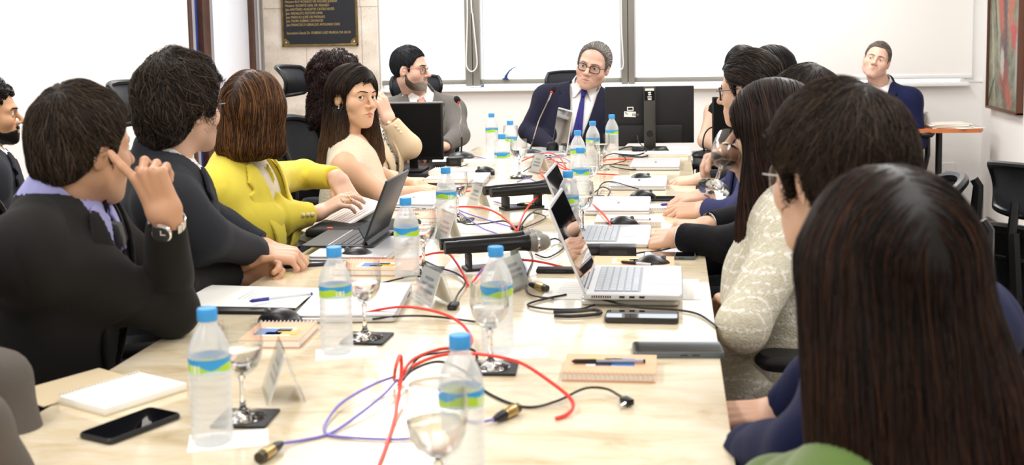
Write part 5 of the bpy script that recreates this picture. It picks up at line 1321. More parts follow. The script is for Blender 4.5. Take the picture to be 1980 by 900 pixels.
    # -- eyes and brows
    if face.get('eyes', True):
        gz = face.get('gaze', (0, 1, 0)); gz = (unit(gz) if not face.get('look') is not None else unit((np.asarray(face['look']) - HC) @ HR))
        for s in (-1, 1):
            Ve, Fe, Ce = eye_mesh(s, gz, np.array(rgb(face.get('iris', '#3a2416'))))
            mesh_np('eye', (Ve * hs) @ HR.T + HC - O, Fe, mat('eyeball', '#ffffff', .08, attr='col', coat=.5), root, Ce)
            bz = face.get('browz', .0195); arch = face.get('arch', .004); bt = face.get('browt', .0028); bpts = [(s * x, bz + z) for x, z in ((.012, .0018), (.023, .0018 + arch * .35), (.036, .001 + arch * .8), (.046, arch * .3), (.052, -.0035))]
            def brow(P):
                q_ = ((P - HC) @ HR / hs).astype(np.float32); d = None
                for i_, (p0, p1) in enumerate(zip(bpts[:-1], bpts[1:])):
                    k_ = (.8, 1.1, .9, .5, .3); c_ = cone(q_ * np.float32([1, 0, 1]), (p0[0], 0, p0[1]), (p1[0], 0, p1[1]), bt * k_[i_], bt * k_[i_ + 1]); d = c_ if d is None else np.minimum(d, c_)
                return np.maximum(np.maximum(head_sdf(q_, face) - .0013, d), -.0015 - head_sdf(q_, face)) * hs
            cb_ = HC + HR @ np.array([s * .032, .075, bz]) * hs; Vv, Fv = surface(brow, cb_ - .036, cb_ + .036, .0015)
            if len(Vv): mesh_np('eyebrow', Vv - O, Fv, mat('brow_' + face.get('brow', '#1d1410').strip('#'), face.get('brow', '#1d1410'), .8), root)
            lh = .0052 * face.get('lid', 1.); LB = MB(); LB.tube([np.array([s * (.0315 + .0138 * x), .0685 + math.sqrt(max(1e-6, .01415 ** 2 - (.0138 * x) ** 2 - (lh * (1 - x * x)) ** 2)), .0014 + lh * (1 - x * x)]) for x in np.linspace(-.95, 1.0, 9)], [.0004, .0006, .0008, .0008, .0009, .0009, .001, .001, .0006] if face.get('fem') else [.0003] * 9, 5)
            LB.v = [np.concatenate(LB.v) * hs @ HR.T + HC - O]; LB.build('eyelashes', mat('lash', '#120c0a', .7), root)
    # -- beard
    if face.get('beard'):
        bd = face['beard']
        def bs(P):
            q_ = ((P - HC) @ HR / hs).astype(np.float32); m2 = q_.copy(); m2[:, 0] = np.abs(m2[:, 0]); d = head_sdf(q_, face) - bd.get('t', .003) * .7
            zt_ = np.interp(q_[:, 1], [-.02, .004, .02, .035, .05, .075, .1], [-.02, -.025, -.052, -.066, -.068, -.062, -.050]).astype(np.float32)
            d = smax(d, (q_[:, 2] - zt_) * .8, .004); d = smax(d, (-.005 - q_[:, 1]) * .9, .006); d = smax(d, -.118 - q_[:, 2], .01)
            d = smax(d, -(ell(m2, (0, .092, -.066), (.024, .014, .0085))), .002)
            d = smin(d, smax(head_sdf(q_, face) - bd.get('t', .003), ell(m2, (0, .088, -.0515), (.028, .02, .0065)), .003), .002)
            return (d + .0008 * np.sin(q_[:, 0] * 600) * np.sin(q_[:, 2] * 500)) * hs
        Vv, Fv = surface(bs, HC - .14, HC + .14, .0026 * fine)
        if len(Vv):
            qn = (Vv - HC) @ HR; cc = np.array(rgb(bd['color']))[None] * rng.uniform(.6, 1.4, (len(Vv), 1))
            if bd.get('grey'): 
                wg = np.clip((qn[:, 1] - .03) / .05, 0, 1)[:, None] * rng.uniform(.4, 1, (len(Vv), 1)); cc = cc * (1 - wg) + np.array(rgb(bd['grey'])) * wg
            mesh_np('beard', Vv - O, Fv, hair_mat(), root, cc)
    # -- hair
    ho = dict(hair); ho['_'] = 1
    def hw_(P): return hair_sdf(((P - HC) @ HR / hs).astype(np.float32), ho) * hs
    for gm in ho.get('world_mass', []): pass
    ext = [HC - .17 * hs, HC + .17 * hs]
    for a, b_, r1, r2 in ho.get('mass', []):
        for p_, rr in ((a, r1), (b_, r2)): c_ = HC + HR @ np.asarray(p_) * hs; ext += [c_ - rr * hs - .03, c_ + rr * hs + .03]
    ext = np.stack(ext); hh = ho.get('h', .0042) * fine
    Vv, Fv = surface(hw_, ext.min(0), ext.max(0), hh)
    bc_ = np.array(rgb(ho['color'])); hi_ = np.array(rgb(ho.get('light', ho['color'])))
    ql = (Vv - HC) @ HR / hs
    def hcol(qz, g):
        k = np.clip(g, 0, 1)
        if 'tips' in ho:
            z0_, z1_ = ho.get('tipz', (.0, -.25)); t_ = np.clip((qz - z0_) / (z1_ - z0_), 0, 1)
            base = bc_[None] * (1 - t_[:, None]) + np.array(rgb(ho['tips']))[None] * t_[:, None]
        else: base = np.tile(bc_, (len(qz), 1))
        k = (k ** ho.get('lp', 2.5))[:, None] * ho.get('lw', .7); return (base * (1 - k) + hi_ * k) * (.75 + .5 * np.clip(g[:, None], 0, 1))
    parts = [(Vv, Fv, hcol(ql[:, 2], np.full(len(Vv), .3)) * .6)]
    fl = hair_flow(ho)
    N = int(ho.get('n', 1600)); st = ho.get('steps', 7)
    sdl = lambda q_: hair_sdf(q_, ho)
    Ws, Fs, g, per = strands(sdl, fl, ql.astype(np.float32), Fv, N, ho.get('len', .06), st, ho.get('r', .0013), ho, rng)
    gg = np.repeat(g, per); parts.append((Ws * hs @ HR.T + HC, Fs, hcol(Ws[:, 2], gg)))
    Vv, Fv, Cv = join(parts)
    mesh_np('hair', Vv - O, Fv, hair_mat(), root, Cv)
    # -- clothes
    def ab(P): d = P - C_; return d @ r, d @ u, d @ f
    tl = C_ - u * .06
    tlo = np.min(np.stack(allp), 0) - .15; thi = np.max(np.stack(allp), 0) + .15; thi[2] = max(nb[2] + .075, max(a_[2] for a_ in sum(A.values(), [])) + .07); tlo[2] = max(tlo[2], Pv[2] - .16)
    na = unit(nt - nb)
    def collar(P, rad, th, h0, h1, drop, back=None):
        d = P - nb; t = d @ na; rv = d - t[:, None] * na; rr = np.linalg.norm(rv, axis=1); fr = (rv @ f) / (rr + 1e-6)
        top_ = h1 - drop * np.clip(fr, 0, 1) ** 1.5
        q_ = np.maximum(np.abs(rr - rad - .10 * np.maximum(-t, 0)) - th, np.maximum(h0 - t, t - top_))
        if back is not None: q_ = np.maximum(q_, (fr - back) * .05)
        return q_
    col_ = outfit
    if 'shirt' in col_:
        sc, vw = col_['shirt'], col_.get('vneck')
        def shirt(P):
            d = torso(P, .004)
            if col_.get('sleeves'):
                for k in 'RL': d = smin(d, armf(P, k, .008 if col_['sleeves'] > .3 else .016, col_['sleeves'] * 1.0), .02)
            x, y, z = ab(P)
            if vw: d = smax(d, -np.maximum(poly2(np.abs(x), y, [(0, -vw[1]), (vw[0], .10), (0, .10)]), -z), .004)
            if col_.get('armhole'):
                for k in 'RL':
                    sg = 1 if k == 'R' else -1; d = smax(d, -cone(P, SH[k] + r * sg * .042 - u * .05, SH[k] + r * sg * .052 + u * .05, .058, .05), .008)
            return smax(d + wrinkle(P, col_.get('wr', .0015)), -(neckf(P, .002)), .003)
        Vv, Fv = surface(shirt, tlo, thi, .0062 * fine)
        o_ = mesh_np(col_.get('shirt_name', 'shirt'), Vv - O, Fv, sc, root)
        if col_.get('collar', True):
            e1 = unit(r - na * r.dot(na)); e2 = np.cross(na, e1) * (1 if np.cross(na, e1).dot(f) > 0 else -1); cr_ = (nw + .0105) * hs; n_ = 40; V_ = []; F_ = []
            for i_ in range(n_ + 1):
                th_ = math.radians(97 + 346 * i_ / n_); dr = math.cos(th_) * e1 + math.sin(th_) * e2; fr_ = max(0, math.sin(th_)); tp = (.052 - .034 * fr_ ** 1.5) * hs
                for rr_, t_ in ((cr_ + .010, -.035), (cr_ + .001, tp), (cr_ - .003, tp + .001), (cr_ - .003, -.035)): V_.append(nb + na * t_ + dr * rr_)
            for i_ in range(n_):
                for j_ in range(4): F_.append((i_ * 4 + j_, i_ * 4 + (j_ + 1) % 4, i_ * 4 + 4 + (j_ + 1) % 4, i_ * 4 + 4 + j_))
            F_ += [(3, 2, 1, 0), tuple(n_ * 4 + k for k in range(4))]
            cl_ = MB().add(np.array(V_) - O, F_).build('collar', sc, root, angle=60)
            def flaps(P):
                x, y, z = ab(P); x = np.abs(x); d = smin(torso(P, .004), neckf(P, .013), .02) - .006
                return np.maximum(np.maximum(np.abs(d) - .0032, poly2(x, y, [(.008, .036), (.050, .058), (.070, .040), (.050, -.040)])), -.0 - z)
            Vv, Fv = surface(flaps, C_ - .13, C_ + .15, .0034)
            if len(Vv): mesh_np('collar_points', Vv - O, Fv, sc, cl_)
        if col_.get('cuffs'):
            m_ = MB()
            for k in col_['cuffs']:
                e, wr = A[k][1], A[k][2]; d_ = unit(wr - e); m_.v = []; m_.f = []
                m_.tube([wr - d_ * .06, wr - d_ * .004], .0345 * ar, 16, caps=False); m_.tube([wr - d_ * .004, wr - d_ * .06], .031 * ar, 16, caps=False); m_.v = [np.concatenate(m_.v) - O]; m_.build('shirt_cuff', sc, root)
    if 'tie' in col_:
        def tie(P):
            x, y, z = ab(P); d = torso(P, .004)
            d = np.minimum(d, neckf(P, .008)); kn_ = poly2(x, y, [(-.019, .024), (.019, .024), (.011, -.018), (-.011, -.018)])
            bl_ = poly2(x, y, [(-.011, -.016), (.011, -.016), (.040, -.40), (-.040, -.40)])
            return np.maximum(np.minimum(np.maximum(np.abs(d - .010) - .008, kn_), np.maximum(np.abs(d - .006) - .004, bl_)), -z)
        Vv, Fv = surface(tie, C_ - np.array([.3, .3, .45]), C_ + np.array([.3, .3, .12]), .0045 * fine); mesh_np('tie', Vv - O, Fv, col_['tie'], root)
    if 'jacket' in col_:
        jo = col_.get('jo', .018); vb = col_.get('v', (.075, -.34)); jt = col_.get('sleeve', .95); opn = col_.get('open', 0.)
        V0 = [(0, vb[1]), (vb[0], .06), (vb[0] + .0, .16), (0, .16)]
        if opn: V0 = [(0, -.6), (opn, -.6), (opn * 1.1, vb[1]), (vb[0], .06), (vb[0], .16), (0, .16)]
        def jarm(P):
            d = None
            for k in 'RL':
                c_ = armf(P, k, .013, jt); wr, e = A[k][2], A[k][1]; tip = e + (wr - e) * jt; dd_ = (P - tip) @ unit(wr - e)
                c_ = np.where((dd_ > 0) & (np.linalg.norm(P - tip, axis=1) < .08), np.maximum(c_, dd_), c_)
                d = c_ if d is None else np.minimum(d, c_)
            return d
        def jacket(P):
            x, y, z = ab(P); ax = np.abs(x)
            d = torso(P, jo)
            v = np.maximum(poly2(ax, y, V0), -.02 - z); d = smax(d, -v, .003)
            d = smax(d, -neckf(P, .014), .004)
            d = smin(d, np.maximum(collar(P, (nw + .024) * hs, .0065, -.04, .036 * hs, .0, .25), -.0), .006)
            d = smin(d, jarm(P), .05) + wrinkle(P, col_.get('wr', .0032))
            return d
        Vv, Fv = surface(jacket, tlo, thi, .0062 * fine)
        jm = col_['jacket']; jn = col_.get('jacket_name', 'jacket'); jk = mesh_np(jn, Vv - O, Fv, jm, root)
        if col_.get('lapel', True):
            lw_ = col_.get('lapelw', .05)
            LP = [(vb[0] * .04, vb[1] + .01), (vb[0], .055), (vb[0] + .022, .045), (vb[0] + .05, .0), (vb[0] + lw_ * .62, -.022), (vb[0] + lw_, -.035), (vb[0] * .55 + lw_ * .7, vb[1] * .62)]
            def lap(P):
                x, y, z = ab(P); d = torso(P, jo) - .0065; return np.maximum(np.maximum(np.abs(d) - .0042, poly2(np.abs(x), y, LP)), .0 - z)
            Vv, Fv = surface(lap, C_ - np.array([.3, .3, .42]), C_ + np.array([.3, .3, .15]), .0042 * fine)
            if len(Vv): mesh_np('lapels', Vv - O, Fv, jm, root)
        if col_.get('buttons'):
            bmat = col_['buttons']
            for k in 'RL':
                if k in arms and len(arms[k]) > 5 and arms[k][5] is not None:
                    e, wr = A[k][1], A[k][2]; ax_ = unit(wr - e); out = unit(np.asarray(arms[k][5], float) - ax_ * np.dot(arms[k][5], ax_))
                    for t in (.02, .038, .056):
                        c_ = e + (wr - e) * jt - ax_ * t + out * (.029 * ar + .0145); MB().sphere(c_ - O, (.0075, .0075, .0075), 10, 6).build('cuff_button', bmat, root)
    if legs and 'trousers' in col_:
        def tr(P):
            d = ell(P, Pv - u * .03, (.178 * w, .14, .12), T)
            for s in (-1, 1):
                hp = Pv + r * .085 * s - u * .02; kn = hp + f0 * .42 + np.array([0, 0, -.03]); an = np.array([kn[0] + f0[0] * .04, kn[1] + f0[1] * .04, .12]); d = smin(d, cone(P, hp, kn, .088, .068), .03); d = smin(d, cone(P, kn, an, .066, .052), .02)
            return d
        kn = Pv + f0 * .62; lo = np.minimum(Pv, kn) - .22; hi = np.maximum(Pv, kn) + .22; lo[2] = .06; hi[2] = Pv[2] + .1
        Vv, Fv = surface(tr, lo, hi, .016); mesh_np(col_.get('trouser_name', 'trousers'), Vv - O, Fv, col_['trousers'], root)
        def sh(P):
            d = None
            for s in (-1, 1):
                hp = Pv + r * .085 * s - u * .02; kn = hp + f0 * .42; an = np.array([kn[0] + f0[0] * .04, kn[1] + f0[1] * .04, .08]); c_ = smin(cone(P, an, an + f0 * .15 + np.array([0, 0, -.048]), .046, .034), cone(P, an, an + np.array([0, 0, -.04]), .045, .04), .02); d = c_ if d is None else np.minimum(d, c_)
            return np.maximum(d, .003 - P[:, 2])
        Vv, Fv = surface(sh, np.array([min(kn[0], Pv[0]) - .35, min(kn[1], Pv[1]) - .35, -.02]), np.array([max(kn[0], Pv[0]) + .35, max(kn[1], Pv[1]) + .35, .2]), .012); mesh_np('shoes', Vv - O, Fv, mat('shoe_leather', '#121010', .35), root)
    # -- glasses
    if glasses:
        gm = mat('frame_' + glasses['color'].strip('#'), glasses['color'], .3, glasses.get('metal', 0)); rw, rh = glasses.get('size', (.0245, .018)); n_ = glasses.get('round', 4.)
        def loop(s):
            return [np.array([s * .033 + rw * np.sign(math.cos(a)) * abs(math.cos(a)) ** (2 / n_), .0915 - .012 * ((s * .033 + rw * math.cos(a)) / .05) ** 2 + .0, -.004 + rh * np.sign(math.sin(a)) * abs(math.sin(a)) ** (2 / n_)]) for a in np.linspace(0, 2 * math.pi, 25)[:-1]]
        X = lambda m_: setattr(m_, 'v', [np.concatenate(m_.v) * hs @ HR.T + HC - O]) or m_
        fr_ = MB(); rr = glasses.get('r', .0016)
        for s in (-1, 1): fr_.tube(loop(s), rr, 6, closed=True)
        fr_.tube(catmull([(-.033 + rw, .090, .001), (0, .096, .005), (.033 - rw, .090, .001)], 4), rr, 6)
        G = X(fr_).build('glasses', gm, root)
        for s in (-1, 1):
            l_ = loop(s); c_ = np.mean(l_, 0); X(MB().add([c_] + l_, [(0, i + 1, (i + 1) % 24 + 1) for i in range(24)])).build('lens', thin_glass('lens_glass', (.96, .97, .98), .35) if 'lens_glass' not in MATS else MATS['lens_glass'], G)
            X(MB().tube(catmull([(s * (.033 + rw), .088, .006), (s * .066, .074, .006), (s * .0785, .03, .006), (s * .0805, -.008, .010), (s * .080, -.02, .0), (s * .079, -.028, -.018)], 4), glasses.get('tr', .0014), 6)).build('temple', mat('frame_' + glasses.get('temple', glasses['color']).strip('#'), glasses.get('temple', glasses['color']), .3), G)
    if extras: extras(dict(root=root, O=O, HC=HC, HR=HR, hs=hs, A=A, C=C_, T=T, SH=SH, ar=ar))
    P_INFO[label] = dict(root=root, Pv=Pv, f0=f0, C=C_)
    return root
P_INFO = {}
# ---------------------------------------------------------------- the people
c_char = cloth('charcoal_suit', '#1b1a19'); c_dkgrey = cloth('dark_grey_suit', '#282a30'); c_grey = cloth('grey_suit', '#6a6763', bump=(300, .2), vary=(180, '#57544f', .5))
c_navy = cloth('dark_navy_suit', '#1e1e31'); c_black = cloth('black_suit', '#101014'); c_bnavy = cloth('navy_suit', '#171d40'); c_blue2 = cloth('slate_blue_suit', '#363a63')
c_taupe = cloth('taupe_suit', '#5d5752', bump=(300, .2)); c_white = cloth('white_shirt', '#f3f2f0', .7, .1, (300, .05)); c_lav = cloth('lavender_shirt', '#a3a3d6', .7, .1, (300, .05))
c_yel = cloth('yellow_blazer_cloth', '#e2d04a', .8, .2, (350, .12)); c_cream = cloth('cream_lace', '#e3d8bf', .8, .1, (160, .5)); c_beige = cloth('beige_blazer_cloth', '#d3bfa0', .8)
c_green = cloth('olive_green_cloth', '#5f7a3c', .85, .4); c_dgreen = cloth('dark_green_cloth', '#0e5a2c', .8); c_trou = cloth('dark_trousers', '#17181c'); c_trn = cloth('navy_trousers', '#1d2140')
c_purp = cloth('indigo_tie', '#2d2a78', .5, .2, (500, .2)); c_peach = cloth('peach_tie', '#e79a80', .55); c_gtie = cloth('grey_tie', '#4a4a4c', .6, .2, (200, .4, (1, 1, 12))); c_dtie = cloth('dark_tie', '#1a1a20', .5)
m_pearl = mat('pearl', '#f3ece4', .15, coat=.8); m_goldj = mat('gold', '#d2a24c', .2, 1); m_btn = mat('pale_button', '#d9cfa8', .3)
def tweed():
    M = mat('ivory_tweed', '#d9d4bf', .9, sheen=.1, bump=(260, .5), vary=(120, '#bcb59b', .5)); N = M.node_tree.nodes; L = M.node_tree.links; b = N['Principled BSDF']
    src = b.inputs['Base Color'].links[0].from_socket; tc = N.new('ShaderNodeTexCoord'); w = []
    for ax, sc in (('Z', 9.), ('Y', 14.)):                             # rows and columns of pale slub stitches
        q = N.new('ShaderNodeTexWave'); q.bands_direction = ax; q.inputs['Scale'].default_value = sc; q.inputs['Distortion'].default_value = .6; q.inputs['Detail'].default_value = 1; L.new(tc.outputs['Object'], q.inputs[0])
        p = N.new('ShaderNodeMath'); p.operation = 'POWER'; p.inputs[1].default_value = 9 if ax == 'Z' else 14; L.new(q.outputs[1], p.inputs[0]); w.append(p)
    n = N.new('ShaderNodeTexNoise'); n.inputs['Scale'].default_value = 110; L.new(tc.outputs['Object'], n.inputs[0]); g = N.new('ShaderNodeMath'); g.operation = 'GREATER_THAN'; g.inputs[1].default_value = .48; L.new(n.outputs[0], g.inputs[0])
    mxm = N.new('ShaderNodeMath'); mxm.operation = 'MAXIMUM'; L.new(w[0].outputs[0], mxm.inputs[0]); L.new(w[1].outputs[0], mxm.inputs[1]); mu = N.new('ShaderNodeMath'); mu.operation = 'MULTIPLY'; L.new(mxm.outputs[0], mu.inputs[0]); L.new(g.outputs[0], mu.inputs[1])
    mx = N.new('ShaderNodeMix'); mx.data_type = 'RGBA'; L.new(mu.outputs[0], mx.inputs[0]); L.new(src, mx.inputs[6]); mx.inputs[7].default_value = (.93, .91, .84, 1); L.new(mx.outputs[2], b.inputs['Base Color']); return M
m_tweed = tweed()
def dots():
    M = bpy.data.materials.new('black_white_print'); M.use_nodes = True; N = M.node_tree.nodes; L = M.node_tree.links
    tc = N.new('ShaderNodeTexCoord'); n = N.new('ShaderNodeTexNoise'); n.inputs['Scale'].default_value = 42; n.inputs['Distortion'].default_value = 2.5; L.new(tc.outputs['Object'], n.inputs[0])
    r = N.new('ShaderNodeValToRGB'); r.color_ramp.interpolation = 'CONSTANT'; r.color_ramp.elements[0].color = (.01, .01, .02, 1); r.color_ramp.elements[1].color = (.8, .76, .68, 1); r.color_ramp.elements[1].position = .5
    L.new(n.outputs[0], r.inputs[0]); L.new(r.outputs[0], N['Principled BSDF'].inputs['Base Color']); N['Principled BSDF'].inputs['Roughness'].default_value = .8; return M
def X_(d, mb, name, m_, parent=None, world=True, **k):
    if world: mb.v = [np.concatenate(mb.v) - d['O']]
    else: mb.v = [np.concatenate(mb.v) * d['hs'] @ d['HR'].T + d['HC'] - d['O']]
    return mb.build(name, m_, parent or d['root'], **k)
def ring_at(d, c, axis, R, r, name, m_, n=20):
    a = unit(axis); x = unit(np.cross(a, (0, 0, 1.) if abs(a[2]) < .9 else (1., 0, 0))); y = np.cross(a, x)
    return X_(d, MB().tube([np.asarray(c) + R * (math.cos(t) * x + math.sin(t) * y) for t in np.linspace(0, 2 * math.pi, n + 1)[:-1]], r, 8, closed=True), name, m_)
def watch(k, m_strap, m_face, out, t=.012, links=True):
    def f(d):
        s, e, wr = d['A'][k]; ax = unit(wr - e); c = wr - ax * t; R = .0325 * d['ar']; o_ = unit(np.asarray(out, float) - ax * np.dot(out, ax)); y = np.cross(ax, o_); M = np.stack([y, ax, o_], 1)
        w_ = None; n = 18
        root_ = d['root']; wt = X_(d, MB().lathe([(0, .0), (.0195, 0), (.021, .003), (.0205, .008), (.0175, .010), (.0175, .0092), (0, .0092)], 24, c + o_ * (R - .001), M), 'wristwatch', m_strap)
        X_(d, MB().lathe([(0, .0095), (.0172, .0095), (0, .0097)], 24, c + o_ * (R - .001), M), 'dial', m_face, wt)
        hd_ = MB(); hd_.box(c + o_ * (R + .0092) + y * .004, (.005, .0008, .0004), M).box(c + o_ * (R + .0092) + ax * .004, (.0008, .006, .0004), M); X_(d, hd_, 'watch_hands', m_pearl, wt)
        lk = MB()
        for i in range(3, n - 2):
            a = 2 * math.pi * i / n; dr = math.cos(a) * o_ + math.sin(a) * y; tg = -math.sin(a) * o_ + math.cos(a) * y
            lk.box(c + dr * (R + .002), (.0052, .0095, .0018), np.stack([tg, ax, dr], 1), bev=.0008, seg=1)
        X_(d, lk, 'watch_strap', m_strap, wt, kind='stuff')
    return f
SK1, SK2, SK3 = '#c29676', '#d3ac94', '#dcb8a2'
# --- left side
person('person in taupe jacket showing only a sleeve at the left edge', (-560, 330, 1.42, 1.), (30, -5, 0), dict(yaw=70, lean=.1, seat=.55),
       {'R': (at(-60, 830, 1.5), at(60, 1010, 1.6), (.6, .6, -.3), (0, -.3, 1), 'relaxed'), 'L': (at(-8, 742, 1.74), at(70, 960, 1.72), (.7, .1, -.1), (0, 0, 1), 'relaxed')},
       dict(jacket=c_taupe, shirt=c_white, tie=c_dtie, trousers=c_trou, wr=.004), dict(color='#241a13', n=300), None, SK2, fine=1.7)
person('man in charcoal suit and lavender shirt resting his head on one finger', (164, 285, 2.25, .975), (31, -4, 4), dict(yaw=80, lean=.14, seat=.52, dC=(-.01, -.01, .03), w=1.08, fat=1.15, neck=.062),
       {'R': (at(332, 602, 2.30), at(322, 420, 2.19), (-.33, -.07, .94), (.03, -1, -.05), 'point'), 'L': (at(330, 560, 2.66), at(452, 531, 2.90), (.95, .3, .05), (-.15, .9, .35), 'clasp')},
       dict(jacket=c_char, shirt=c_lav, tie=c_gtie, trousers=c_trou, cuffs='L', wr=.006, v=(.07, -.36)),
       dict(color='#251d16', light='#5f5040', n=7500, len=.055, top=.019, side=.011, wave=.003, crown=(.01, -.07, .10), r=.0009, jit=.2, lift=.004, lp=2., nape=1),
       dict(fat=.008, jaw=1.05, nose=1.1), SK1, extras=watch('R', m_chrome, mat('watch_dial', '#23262b', .2), (.2, -1, .3)))
person('young man with curly black hair and beard sitting against the left wall', (-15, 222, 3.95, .93), (64, 0, 0), dict(yaw=55), {},
       dict(jacket=c_dkgrey, shirt=c_white, tie=cloth('red_black_tie', '#241a1c', .5, vary=(60, '#a02020', .6)), trousers=c_trou), dict(color='#0c0a0a', light='#2a2220', n=1500, len=.03, top=.030, side=.005, wave=.006, freq=90, curl=.005, cfreq=1.6, crown=(0, -.03, .1), r=.0016, jit=.4,
       line=[(-.12, -.05), (-.05, -.03), (-.018, .01), (.010, .015), (.014, -.02), (.020, -.01), (.026, .03), (.045, .055), (.06, .075), (.10, .085)]), dict(beard=dict(color='#120e0c', t=.003), brow='#0b0908', browt=.0034, iris='#2a1810', nose=1.1), '#c4946f', fine=1.15)
person('man with glasses and tousled dark hair in dark grey suit on the left', (353, 206, 2.85, 1.0), (28, 0, 2), dict(yaw=62, lean=.12, seat=.54, w=1.05, dC=(-.01, 0, .0)),
       {'R': (at(398, 455, 2.72), at(500, 490, 2.95), (.9, .3, -.12), (.1, -.3, 1), 'clasp'), 'L': (at(430, 440, 3.2), at(505, 476, 3.2), (.9, -.35, -.1), (0, 0, 1), 'relaxed')},
       dict(jacket=c_dkgrey, shirt=c_white, tie=c_dtie, trousers=c_trou, cuffs='RL', wr=.004),
       dict(color='#1c1714', light='#6a5848', n=6000, len=.075, top=.026, side=.020, wave=.006, freq=45, mass=[((0, -.085, -.03), (0, -.088, -.075), .04, .03), ((.04, -.07, -.02), (.04, -.07, -.06), .03, .025)], mk=.02, crown=(0, -.06, .11), curl=.003, cfreq=.9, r=.0009, jit=.35, lift=.006, lp=3,
       line=[(-.14, -.11), (-.09, -.105), (-.05, -.085), (-.03, -.05), (-.018, .012), (.010, .018), (.014, -.01), (.022, -.01), (.028, .02), (.045, .05), (.06, .070), (.12, .075)]), dict(jaw=.98, stubble='#4a3a30', stub=.3), SK2, glasses=dict(color='#2a2320', r=.0013, round=3.))
def l4x(d):
    for k, c_, ax in (('R', .085, 0), ('L', .085, 0)):
        s, e, wr = d['A'][k]
    for p_, a_ in L4R: ring_at(d, p_, a_, .0105, .0022, 'ring', m_goldj, 14)
wR4 = at(614, 413, 3.60); dR4 = unit((.82, .12, .42)); wL4 = at(652, 345, 3.78); dL4 = unit((.55, -.3, -.75))
L4R = [(wR4 + dR4 * .105 + np.array([-.01, -.01, -.008]), dR4), (wL4 + dL4 * .10 + np.array([.0, -.01, 0]), dL4), (wR4 + dR4 * .098 + np.array([.02, 0, 0]), dR4)]
person('woman in bright yellow blazer with brown bob holding papers', (495, 218, 3.5, .97), (17, -3, 0), dict(yaw=96, lean=.04, w=.90, sw=.17, bust=1, seat=.56, dC=(-.02, .0, -.015), neck=.046, arm=.93, hand=.94),
       {'R': (at(456, 425, 3.36), wR4, dR4, (-.35, -.45, .8), 'relaxed', (.1, -1, .1)), 'L': (at(588, 338, 3.92), wL4, dL4, (.45, -.75, .5), 'relaxed')},
       dict(jacket=c_yel, jacket_name='blazer', shirt=c_cream, shirt_name='blouse', collar=False, trousers=c_trou, trouser_name='trousers', open=.06, v=(.075, -.30), buttons=m_btn, wr=.0035, sleeve=.9, lapelw=.06),
       dict(color='#2e1a10', light='#9a6a3c', lw=.8, n=6500, len=.13, steps=9, long=1, flow='long', part=.005, top=.016, side=.016, back=.018, wave=.003, freq=40, r=.0010, jit=.1, lift=.004, lp=2.2, nape=0,
            mass=[((.06, -.01, .02), (.070, .0, -.105), .042, .034), ((-.06, -.01, .02), (-.072, .0, -.11), .042, .034), ((0, -.06, .0), (0, -.075, -.10), .06, .05), ((.04, -.05, .0), (.052, -.065, -.10), .05, .042), ((-.04, -.05, .0), (-.052, -.065, -.105), .05, .042)],
            cut=[((0, .092, -.035), (.056, .05, .105)), ((0, .05, -.16), (.045, .06, .09))]), dict(fem=1, jaw=.92, nose=.9), SK3, extras=l4x)
def l5x(d):
    for s in (1, -1): X_(d, MB().sphere((s * .082, .002, -.046), .0042, 12, 8).sphere((s * .081, .002, -.037), .0028, 10, 6), 'pearl_earring', m_pearl, world=False)
person('woman in sleeveless ivory blouse with long dark hair looking towards the camera', (686, 187, 4.35, .955), (124, -2, -3), dict(yaw=82, lean=.02, w=.86, sw=.17, bust=1, neck=.044, seat=.56, dC=(.0, -.015, -.04), arm=.95, back=.02),
       {'R': (at(738, 378, 4.22), at(806, 372, 4.42), (.9, .4, -.1), (0, 0, 1), 'relaxed'), 'L': (at(768, 362, 4.70), at(806, 360, 4.52), (.8, -.5, -.1), (0, 0, 1), 'relaxed')},
       dict(shirt=c_cream, shirt_name='blouse', collar=False, bare=1, armhole=1, trousers=c_trou, wr=.002, vneck=(.06, -.02)),
       dict(temple=1, color='#17100d', light='#4a3324', tips='#6b4d33', tipz=(-.06, -.26), n=5000, len=.18, steps=10, long=1, flow='long', part=-.02, top=.014, side=.013, wave=.004, freq=30, r=.0012, jit=.08, lift=.003, lp=3, nape=0,
            mass=[((.052, -.03, .02), (.085, .02, -.22), .042, .03), ((-.06, -.015, .02), (-.07, .03, -.19), .034, .03), ((0, -.07, .0), (.02, -.085, -.25), .055, .05), ((-.07, .0, -.05), (-.075, .07, -.24), .03, .022), ((.04, -.06, .0), (.085, -.06, -.28), .045, .035)],
            cut=[((0, .095, -.032), (.060, .052, .106)), ((.088, .004, -.016), (.030, .028, .034))]),
       dict(fem=1, jaw=.93, nose=.92, lip='#b0625a', lipw=.9, brow='#1a100c', look=(0, 0, 1.37), iris='#3b2416', lid=1.25, arch=.005, browt=.0022), '#dcb090', fine=.8, extras=l5x)
def l6x(d):
    s, e, wr = d['A']['L']; ax = unit(wr - e); ring_at(d, wr - ax * .012, ax, .031, .003, 'bracelet', m_goldj); ring_at(d, wr - ax * .026, ax, .033, .0035, 'bracelet', mat('brown_beads', '#7a4a2a', .4)); X_(d, MB().sphere(wr - ax * .012 + np.array([.0, -.032, .0]), .008, 12, 8), 'pearl_charm', m_pearl)
